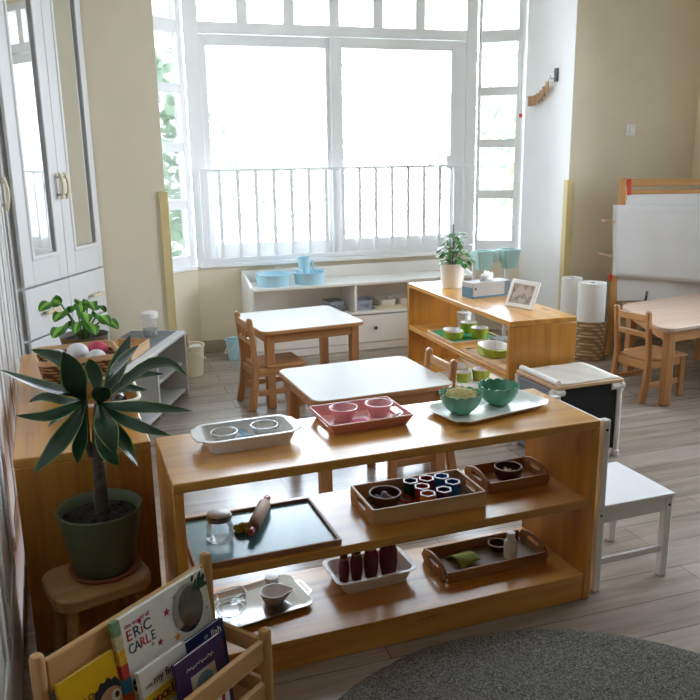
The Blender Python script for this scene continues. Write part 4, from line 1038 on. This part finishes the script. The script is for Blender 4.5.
frame_tray('wooden_tray', 'brown wooden tray with arched handles and dark bowl, right end of middle board', 1.366, 2.372, ZM, R(2), .25, .18, .042, BROWNW, BROWNW, .022, True)
bowl('coconut_bowl', 'dark brown bowl in the arched wooden tray on the middle board', 1.372, 2.372, ZM+.0055, .050, .048, BROWNB, rimmat=RIMB)
t = thing('wooden_clips', 'small wooden pegs in the dark bowl on the middle board', 'peg', (1.375, 2.372, ZM+.03), R(30))
for k in range(3): obj('peg', MB().box(-.022, .022, -.006, .006, 0, .006, T(0, (k-1)*.012, .002*k, R(20*k))), LIGHTW, t, .001)

# ---- bottom tier
t = thing('steel_tray', 'shiny steel tray with end handles on the bottom board at left', 'tray', (.415, 2.325, ZB), R(11))
w, d = .335, .225
obj('tray', MB().loft([rrect(w*.86, d*.84, .03, 0), rrect(w*.97, d*.96, .035, .014), rrect(w, d, .037, .015), rrect(w, d, .037, .0165), rrect(w*.96, d*.95, .034, .015), rrect(w*.85, d*.83, .029, .0015)]), SILVER, t)
for s in (-1, 1): 
    o_ = [(s*w*.495, -.055), (s*(w*.5+.022), -.04), (s*(w*.5+.022), .04), (s*w*.495, .055)]; i_ = [(s*(w*.5+.004), -.036), (s*(w*.5+.013), -.03), (s*(w*.5+.013), .03), (s*(w*.5+.004), .036)]
    if s < 0: o_.reverse(); i_.reverse()
    obj('handle', MB().ringprism(o_, i_, .0140, .0165), SILVER, t, .001)
t = thing('pouring_bowl', 'white bowl with a pouring spout on the steel tray', 'bowl', (.476, 2.318, ZB+.002), R(-8))
n = 48
def spout(r, z, s): return [((r+s*.022*max(0, math.cos(a))**14)*math.cos(a), (r)*math.sin(a), z) for a in [2*PI*j/n for j in range(n)]]
obj('bowl', MB().loft([spout(.026, 0, 0), spout(.040, .018, .1), spout(.046, .044, 1), spout(.0435, .044, 1), spout(.037, .018, .1), spout(.024, .005, 0)]), WGLZ, t)
glass_dish('clear glass bowl on the steel tray behind the picture books', .322, 2.268, ZB+.0025, .044, .035)
t = thing('glass_box', 'small clear rectangular glass dish at the back of the steel tray', 'dish', (.342, 2.375, ZB+.0025), R(11))
obj('box', MB().loft([rrect(.085, .05, .008, 0), rrect(.095, .058, .01, .03), rrect(.090, .053, .008, .03), rrect(.08, .045, .006, .004)]), CGLASS, t)
obj('rim', MB().tube([*rrect(.094, .057, .01, .03), rrect(.094, .057, .01, .03)[0]], .0015, 6), plain('painted rim glint', '#e8eeee', .1, .02), t)  # glint on the dish edge painted as an opaque pale ring
t = thing('salt_pot', 'little white capped pot with a dark label at the back of the steel tray', 'pot', (.487, 2.40, ZB+.002))
obj('body', MB().cyl(.022, 0, .038, None, 24), CLEARP, t); obj('label_band', MB().cyl(.0225, .006, .024, None, 24), BLACKP, t); obj('cap', MB().lathe([(.024, .0385), (.024, .05), (.001, .052)], 24, None, True, False), WPLA, t)

handled = pan('white see-through plastic bin of dark red pegs on the bottom board', 'plastic_bin', 'bin', .828, 2.362, ZB, .285, .175, .052, CLOUDY, R(3), .03, None, .016, .82)
for lab, x, rr_, hh in (('smallest dark red turned figure, leftmost in the white bin', .736, .019, .15), ('second dark red turned figure from the left in the white bin', .782, .022, .17), ('third dark red turned figure from the left in the white bin', .836, .026, .19), ('largest dark red turned figure, rightmost in the white bin', .902, .033, .21)):
    t = thing('turned_figure', lab, 'figure', (x, 2.367, ZB+.0035), 0, 'dark red turned figures')
    obj('body', MB().lathe([(.001, 0), (rr_*.8, 0), (rr_, hh*.2), (rr_*.98, hh*.42), (rr_*.72, hh*.56)], 24, None, False, False), DREDF, t)
    obj('band', MB().lathe([(rr_*.74, hh*.56), (rr_*.8, hh*.58), (rr_*.74, hh*.6)], 24), plain('dull gold band', '#9a7440', .4, .1), t)
    obj('head', MB().lathe([(rr_*.7, hh*.6), (rr_*.8, hh*.72), (rr_*.7, hh*.88), (rr_*.35, hh*.98), (.001, hh)], 24, None, True, False), DREDF, t)
frame_tray('wooden_tray', 'brown wooden tray with green cloth and white bottle, right end of bottom board', 1.268, 2.337, ZB, R(2.5), .42, .195, .04, BROWNW, wood('grey brown base', '#8d7a66', '#75634f', 'x', .6, False), .025, True)
t = thing('felt_cloth', 'folded green felt cloth in the bottom wooden tray', 'cloth', (1.190, 2.355, ZB+.0056), R(14))
m = MB(); N = 8
vs = [(-.045+.09*i/N, -.045+.09*j/N, .003+.022*max(0, math.sin(PI*j/N))*(1-.5*i/N)+.008*(i/N)*(1-j/N)) for j in range(N+1) for i in range(N+1)]
m._add(vs, [(j*(N+1)+i, j*(N+1)+i+1, (j+1)*(N+1)+i+1, (j+1)*(N+1)+i) for j in range(N) for i in range(N)], None, True)
o = obj('cloth', m, LEAFF, t); sd = o.modifiers.new('s', 'SOLIDIFY'); sd.thickness = .002
bowl('coconut_bowl', 'shallow dark bowl in the bottom wooden tray beside the white bottle', 1.347, 2.385, ZB+.0055, .037, .026, BROWNB, rimmat=RIMB)
t = thing('white_bottle', 'small white plastic bottle in the bottom wooden tray', 'bottle', (1.362, 2.318, ZB+.0056))
obj('body', MB().lathe([(.001, 0), (.024, 0), (.0245, .005), (.0245, .062), (.018, .07), (.001, .07)], 24, None, False, False), WPLA, t); obj('cap', MB().cyl(.0155, .0705, .098, None, 20), WPLA, t)

# ------------------------------------------------------------------ left shelf things
t = thing('woven_basket', 'brown woven basket with a wooden rim on the left shelf', 'basket', (-.09, 3.205, ZT), R(8))
w, d, h = .31, .27, .125
obj('body', MB().loft([rrect(w*.72, d*.72, .05, 0), rrect(w*.9, d*.9, .055, h*.5), rrect(w*.96, d*.96, .055, h), rrect(w*.92, d*.92, .05, h), rrect(w*.68, d*.68, .045, .01)]), WICK, t)
obj('rim', MB().loft([rrect(w*.98, d*.98, .03, h+.001, 3), rrect(w*1.0, d*1.0, .03, h+.022, 3), rrect(w*.97, d*.97, .028, h+.022, 3), rrect(w*.95, d*.95, .028, h+.001, 3), rrect(w*.98, d*.98, .03, h+.001, 3)], False, False, smooth=False), LIGHTW, t)
BALL = plain('grey white wool', '#d7d5d8', .95, .1, 40); PINKW = plain('pink wool', '#c0485e', .95, .12, 40); DKW = plain('charcoal wool', '#55504e', .95, .2, 40)
for lab, x, y, z, q, mt in (('white wool ball at the left front of the woven basket', -.150, 3.150, .108, .038, BALL), ('white wool ball at the left back of the woven basket', -.165, 3.245, .112, .040, BALL), ('largest white wool ball heaped in the middle of the woven basket', -.087, 3.215, .135, .043, BALL),
        ('white wool ball at the right front corner of the woven basket', -.018, 3.160, .118, .040, BALL), ('pink wool ball at the right back corner of the woven basket', -.010, 3.265, .125, .042, PINKW), ('dark grey wool ball at the front middle of the woven basket', -.085, 3.130, .100, .033, DKW), ('white wool ball at the back middle of the woven basket', -.095, 3.290, .118, .036, BALL)):
    o = obj('wool_ball', MB().ball(q, q, q*.9, None, 18, 12), mt, loc=(x, y, ZT+z)); tag(o, lab, 'ball', 'wool balls in the woven basket')
t = thing('bread_tray', 'tan oblong tray with cream rim at the near corner of the left shelf', 'tray', (.005, 2.83, ZT), R(3))
w, d, h = .215, .35, .075
TANW = wood('tan tray wood', '#b27c47', '#94602f', 'y', .5, False)
obj('walls', MB().loft([rrect(w*.86, d*.92, .05, 0), rrect(w*.98, d*.98, .055, h), rrect(w*.93, d*.94, .05, h), rrect(w*.80, d*.87, .045, .008)]), TANW, t)
rim = rrect(w*.96, d*.96, .053, h+.003, 6); rim.append(rim[0]); obj('rim', MB().tube(rim, .006, 8), plain('cream rim', '#e3dccb', .5, .04), t)
t = thing('wooden_egg', 'glossy dark brown egg shape in the tan oblong tray', 'egg', (.045, 2.80, ZT+.040), R(70))
obj('egg', MB().ball(.045, .028, .03), plain('polished brown', '#2e1a12', .15, .1, 12), t)
t = thing('wooden_disc', 'round tan wooden disc propped in the tan oblong tray', 'disc', (-.005, 2.90, ZT+.05), R(20)); t.rotation_euler = (R(50), 0, R(10))
obj('disc', MB().lathe([(.001, -.006), (.036, -.006), (.038, 0), (.036, .006), (.001, .006)], 28, None, False, False), TANW, t)
t = thing('pebble', 'small pale stone in the tan oblong tray', 'stone', (-.005, 2.78, ZT+.030), 0)
obj('stone', MB().ball(.03, .024, .02), plain('pale stone', '#b7aa9b', .7, .15, 20), t)

# ------------------------------------------------------------------ rug
t = thing('round_rug', 'round speckled grey shaggy rug on the floor in front of the pine shelf', 'rug', (1.043, 1.222, 0))
m = MB(); rs = random.Random(2); n = 180; rad = [.001]+[.80*((k+1)/34) for k in range(34)]
rings = []
for rr_ in rad: rings.append([(rr_*math.cos(2*PI*j/n), rr_*math.sin(2*PI*j/n), .020+rs.uniform(-.004, .004)) for j in range(n)])
for rr_, z in ((.823, .015), (.832, .006), (.83, .001)): rings.append([((rr_+rs.uniform(-.005, .005))*math.cos(2*PI*j/n), (rr_+rs.uniform(-.005, .005))*math.sin(2*PI*j/n), z) for j in range(n)])
obj('pile', m.loft(rings, False, True), RUGM, t)

# ------------------------------------------------------------------ foreground book rack
BU = math.atan2(.34, .424); BO = (-.198, 1.69)
t = thing('book_rack', 'tilted wooden book display rack at the lower left, holding picture books', 'book rack', (BO[0], BO[1], 0), BU)
# local x along the rack, local -y towards the viewer
L, Dp = .5435, .205
POSTM = wood('rack post', '#c99b63', '#ad7f49', 'z', .45, False, 26); RAILM = wood('rack rail', '#cfa067', '#b3834a', 'x', .45, False, 26); RAILY = wood('rack rail across', '#c99b63', '#ad7f49', 'y', .45, False, 26)
for x in (0, L):
    obj('back_post', MB().lathe([(.017, .001), (.017, .466), (.013, .475), (.001, .478)], 18, T(x, 0, 0), True, False), POSTM, t)
    obj('front_post', MB().lathe([(.017, .001), (.017, .298), (.013, .307), (.001, .31)], 18, T(x, -Dp, 0), True, False), POSTM, t)
e = .0175
obj('back_rail', MB().box(e, L-e, -.009, .009, .372, .452), RAILM, t, .004)
obj('back_panel', MB().box(e, L-e, -.004, .004, .14, .25), RAILM, t, .003)
for y_, z0, z1 in ((-Dp, .222, .285), (-Dp, .09, .155)): obj('front_rail', MB().box(e, L-e, y_-.008, y_+.008, z0, z1), RAILM, t, .004)
for x in (0, L):
    for z0, z1 in ((.225, .275), (.10, .15)): obj('side_rail', MB().box(x-.008, x+.008, -Dp+e, -e, z0, z1), RAILY, t, .003)
for ya, yb in ((-.095, -.03), (-.19, -.10)): obj('book_ledge', MB().box(.0085, L-.0085, ya, yb, .09, .10), RAILM, t, .002)
Mrack = T(BO[0], BO[1], 0, BU)
def book(name, label, x0, w, h, y_bot, y_top, z0, mat, th=.012, group='picture books in the rack', tilt=0):
    """upright leaning book; local frame: x across cover, z up the cover, cover faces -y"""
    lean = math.atan2(y_top-y_bot, h)
    o = thing(name, label, 'book', Mrack @ Vector((x0, y_bot, z0)), BU, group)
    o.rotation_euler = (R(0)-lean, 0, 0); o.rotation_euler = (Matrix.Rotation(BU, 4, 'Z') @ Matrix.Rotation(-lean, 4, 'X') @ Matrix.Rotation(R(tilt), 4, 'Y')).to_euler()
    obj('pages', MB().box(.003, w-.003, .0015, th-.0015, .003, h-.003), WPAPER, o)
    obj('cover', MB().box(0, w, 0, .0014, 0, h).box(0, w, th-.0014, th, 0, h).box(0, .0014, 0, th, 0, h), mat, o, .0006)
    return o
def decal(o, name, poly, mat, lay=1):
    y = -.0005*lay
    return obj(name, MB().loft([[(x, y, z) for x, z in poly], [(x, y-.0004, z) for x, z in poly]], smooth=False), mat, o)
def circ(cx, cz, rx, rz=None, n=24, a0=0, a1=360): rz = rz or rx; return [(cx+rx*math.cos(R(a0+(a1-a0)*k/n)), cz+rz*math.sin(R(a0+(a1-a0)*k/n))) for k in range(n)]
def star(cx, cz, r, rot=90): return [(cx+(r if k % 2 == 0 else r*.42)*math.cos(R(rot+36*k)), cz+(r if k % 2 == 0 else r*.42)*math.sin(R(rot+36*k))) for k in range(10)]
XT = Matrix(((1, 0, 0, 0), (0, 0, -1, 0), (0, 1, 0, 0), (0, 0, 0, 1)))
def onb(x, z, lay=1, rot=0): return T(x, -.0006*lay, z) @ Matrix.Rotation(R(-rot), 4, 'Y') @ XT
INK = plain('ink black', '#26242a', .5, .05); INKR = plain('ink red', '#b0282f', .5, .05); INKB = plain('ink blue', '#27364f', .5, .05); INKP = plain('ink pink', '#c45d7d', .5, .05)
INKO = plain('ink orange', '#d98a35', .5, .05); INKG = plain('ink dark green', '#27442d', .5, .2, 30); INKY = plain('ink yellow', '#d9b32a', .5, .05); INKW = plain('ink white', '#e9e6e0', .5, .03); INKV = plain('ink violet', '#3b2b52', .5, .06)
INKT = plain('ink light blue', '#7fa3b0', .5, .06); SKIN = plain('ink peach', '#c99a7a', .5, .05); INKGR = plain('ink grey', '#8b8880', .5, .1); NAVY = plain('navy cover', '#1f2c5c', .4, .08)
CREAMB = plain('cream book cover', '#e2ded2', .4, .03)
# white book with the author's name
b = book('picture_book', 'large white picture book with rainbow spine and silver circle, tallest in the rack', .19, .318, .30, -.075, -.026, .162, CREAMB, .016)
H = .30
for k, c in enumerate(('#6f8f6a', '#c9b98a', '#d9a52a', '#b83a2c', '#3d86b5', '#c2512c', '#5c8f3c', '#2f6e8a')):
    obj('spine_stripe', MB().box(-.0012, .020, -.0009, .0155, H-.0375*(k+1), H-.0375*k), plain('spine ' + c, c, .45, .2, 60), b)
text('title_text', 'the world of', .016, INKP, b, onb(.030, H-.032, 1, 0))
text('title_text', 'E', .040, INKR, b, onb(.030, H-.066, 1)); text('title_text', 'R', .040, INKB, b, onb(.052, H-.066, 1)); text('title_text', 'i', .040, INKR, b, onb(.076, H-.066, 1)); text('title_text', 'C', .040, INKB, b, onb(.085, H-.066, 1))
x = .030
for ch, mt in zip('CARLE', (INKB, INKB, INKR, INKR, INKB)): text('title_text', ch, .036, mt, b, onb(x, H-.100, 1), sx=.82); x += .0185
decal(b, 'red_dot', circ(.0775, H-.033, .005, .006), INKR, 2)
for sx, sz, q, mt in ((.165, .245, .012, INKR), (.200, .268, .012, INKGR), (.188, .215, .007, INKR), (.128, .182, .011, INKR), (.185, .165, .013, INKO), (.105, .19, .006, INKT), (.302, .19, .006, INKGR)):
    decal(b, 'star', star(sx, sz, q, 80), mt)
decal(b, 'silver_circle', circ(.238, .222, .056, .066, 36), plain('silver foil', '#8d8882', .18, .25, 18, .9), 1)
decal(b, 'silver_ring', circ(.238, .222, .056, .066, 18, 60, 230) + list(reversed(circ(.250, .222, .048, .056, 18, 60, 230))), plain('bright foil', '#d8d5cf', .15, .1, 20, .9), 2)
rs = random.Random(4)
for k in range(26):
    cx, cz = (.262+.05*rs.random(), H-.004-.045*rs.random()) if k % 2 else (.026+.10*rs.random(), .095+.06*rs.random())
    a = rs.uniform(0, 180); pl = [(cx+.017*math.cos(R(a+d_))*s_, cz+.017*math.sin(R(a+d_))*s_) for d_, s_ in ((0, 1), (40, .45), (140, .45), (180, 1), (220, .45), (320, .45))]
    pl = [(min(.316, max(.022, x_)), min(.297, z_)) for x_, z_ in pl]
    decal(b, 'leaf_print', pl, INKG, 1+k % 3)
# yellow book with a plain child's face
b = book('picture_book', "yellow picture book with a cartoon child's face, at the left of the rack", .0195, .163, .28, -.078, -.03, .120, plain('yellow cover', '#d9a900', .4, .06, 8), .010)
H = .28
hair = circ(.125, .158, .052, .062, 30); hair = [(x*1, z+.004*((k % 2)*2-1)) for k, (x, z) in enumerate(hair)]
decal(b, 'hair_print', [(min(.161, x), z) for x, z in hair], INK, 1); decal(b, 'face_print', [(min(.1605, x), z) for x, z in circ(.130, .145, .044, .052)], SKIN, 2)
for ex_, ez in ((.110, .157), (.144, .168)):
    decal(b, 'eye_print', circ(ex_, ez, .014, .017), INKW, 3); decal(b, 'pupil_print', circ(ex_+.003, ez+.003, .0065, .008), plain('ink maroon', '#4a1f22', .4), 4)
decal(b, 'blue_print', [(.085, .10), (.16, .135), (.16, .02), (.085, .02)], plain('ink slate', '#3b4a66', .5), 3)
text('title_text', 'lo', .034, plain('ink brown', '#7a5312', .5), b, onb(.068, .190, 1, 30)); decal(b, 'small_print', circ(.03, .20, .006, .005), INKR, 1); text('title_text', 'a', .02, plain('ink olive', '#6b6a1c', .5), b, onb(.06, .165, 1, 20))
# opposites book
b = book('picture_book', 'cream and yellow board book lettered my first opposites', .205, .158, .20, -.118, -.085, .135, CREAMB, .014)
text('title_text', 'my first', .027, INK, b, onb(.040, .150, 1)); text('title_text', 'see', .018, INKGR, b, onb(.012, .150, 1))
decal(b, 'yellow_band', [(.004, .085), (.155, .085), (.155, .132), (.004, .132)], INKY, 1)
x = .006
for ch, mt in zip('opposites', (INK, INK, INKR, INK, INKR, INK, INK, INKR, INK)): text('title_text', ch, .040, mt, b, onb(x, .098, 2)); x += .0165 if ch not in 'it' else .011
# navy book
b = book('picture_book', 'navy blue picture book behind the purple one, at the right of the rack', .365, .150, .20, -.105, -.078, .12, NAVY, .010)
text('title_text', 'llah', .030, INKW, b, onb(.098, .165, 1, 0)); decal(b, 'brown_print', circ(.115, .125, .024, .03), plain('ink rust', '#8a3f2a', .5, .1), 1); decal(b, 'white_print', circ(.08, .178, .008, .006), INKT, 1)
# purple book
b = book('picture_book', 'purple picture book with a pale picture panel, in front of the navy one', .290, .172, .195, -.145, -.120, .122, plain('purple cover', '#4a3560', .45, .06, 8), .011)
# short squiggle line of lettering
m = MB(); 
for k in range(9): m.tube([(.035+.011*k, -.0012, .155+.003*math.sin(k*2.1)), (.040+.011*k, -.0012, .161+.003*math.cos(k*1.7)), (.046+.011*k, -.0012, .156)], .0011, 5)
obj('script_lettering', m, INKW, b)
decal(b, 'panel_print', [(.045, .02), (.135, .02), (.135, .135), (.045, .135)], plain('ink sand', '#d5cbb6', .5), 1); decal(b, 'animal_print', circ(.092, .10, .03, .028), INKT, 2); decal(b, 'animal_print', circ(.115, .07, .012, .03), INKR, 2)
# low front row book
b = book('picture_book', 'violet picture book low in the rack behind the bottom rail', .31, .13, .13, -.180, -.168, .1005, INKV, .010)
decal(b, 'panel_print', [(.02, .02), (.115, .02), (.115, .105), (.02, .105)], INKW, 1); decal(b, 'figure_print', circ(.055, .065, .018, .03), INKT, 2); decal(b, 'stripe_print', [(.082, .03), (.094, .03), (.10, .095), (.088, .095)], INKR, 2)

# ------------------------------------------------------------------ outside
BOUNCEG = plain('pale bounce ground', '#c9cbc8', .9, .2, 2)  # outside ground kept pale and neutral for the daylight it bounces inside
struct('ground_outside', MB().box(-20, 26, -20, 40, -3.2, -3.0), BOUNCEG)
TREEL = plain('pale tree leaves', '#93a786', .8, .25, 3); TRUNKM = plain('tree bark', '#8a7d6a', .9, .2, 8)  # even pale grey-green leaf colour with mottling
rs = random.Random(21)
for lab, x, y, h, rad_ in (('pale green tree outside the left window pane', 2.0, 15, 6.0, 2.0), ('pale green tree outside the middle of the window', 5.6, 20, 7.0, 2.4), ('pale green tree outside the right hand pane', 8.0, 14, 6.6, 1.8), ('pale green tree outside the right angled window', 13.0, 19, 7, 2.2)):
    t = thing('garden_tree', lab, 'tree', (x, y, -3.0), 0, 'trees outside the window')
    obj('trunk', MB().tube([(0, 0, 0), (.1, 0, h*.4), (0, .1, h*.75)], [.16, .12, .06], 8), TRUNKM, t)
    m = MB()
    for k in range(1100):
        a, ph, q = rs.uniform(0, 2*PI), math.acos(rs.uniform(-1, 1)), rad_*rs.random()**.4
        c = Vector((q*math.sin(ph)*math.cos(a), q*math.sin(ph)*math.sin(a), h*.72+q*1.1*math.cos(ph)))
        e1 = Vector((rs.uniform(-1, 1), rs.uniform(-1, 1), rs.uniform(-1, 1))).normalized()*.16; e2 = e1.cross(Vector((rs.uniform(-1, 1), rs.uniform(-1, 1), 1))).normalized()*.09
        m._add([c-e1, c+e2, c+e1, c-e2], [(0, 1, 2, 3)])
    obj('foliage', m, TREEL, t)

# ------------------------------------------------------------------ light
wd = bpy.data.worlds.new('overcast sky'); S.world = wd; wd.use_nodes = True
nt = wd.node_tree; bg = nt.nodes['Background']
tc = nt.nodes.new('ShaderNodeTexCoord'); sp = nt.nodes.new('ShaderNodeSeparateXYZ'); nt.links.new(tc.outputs['Generated'], sp.inputs[0])
rp = ramp(nt, sp.outputs[2], [(.0, (.80, .89, 1, 1)), (.6, (.70, .84, 1, 1))])
nt.links.new(rp.outputs[0], bg.inputs[0]); bg.inputs[1].default_value = 4.8
def portal(n, M, w, h):
    l = bpy.data.lights.new(n, 'AREA'); l.shape = 'RECTANGLE'; l.size = w; l.size_y = h; l.cycles.is_portal = True
    o = bpy.data.objects.new(n, l); COL.objects.link(o); o.matrix_world = M
portal('added_window_portal', Matrix.Translation((4.86, 3.5, 1.65)) @ Matrix.Rotation(R(90), 4, 'Y') @ Matrix.Rotation(R(90), 4, 'Z'), 2.2, 1.7)
portal('window_portal', T((XA+XB)/2, YW+.16, 1.78, 0, R(-90)), XB-XA, 2.2)
for n, (a, b) in (('left_portal', LC), ('right_portal', RC)):
    d = Vector((b[0]-a[0], b[1]-a[1])); ang = math.atan2(d.y, d.x)
    portal(n, T((a[0]+b[0])/2-math.sin(ang)*.16, (a[1]+b[1])/2+math.cos(ang)*.16, 1.78, ang, R(-90)), d.length, 2.2)

cy_ = S.cycles
cy_.max_bounces = 12; cy_.diffuse_bounces = 7; cy_.glossy_bounces = 4; cy_.transmission_bounces = 6; cy_.transparent_max_bounces = 16
cy_.caustics_reflective = False; cy_.caustics_refractive = False; cy_.sample_clamp_indirect = 6; cy_.use_denoising = True
S.view_settings.view_transform = 'Standard'; S.view_settings.look = 'None'; S.view_settings.gamma = 1; S.view_settings.use_curve_mapping = False
S.view_settings.exposure = 1.85
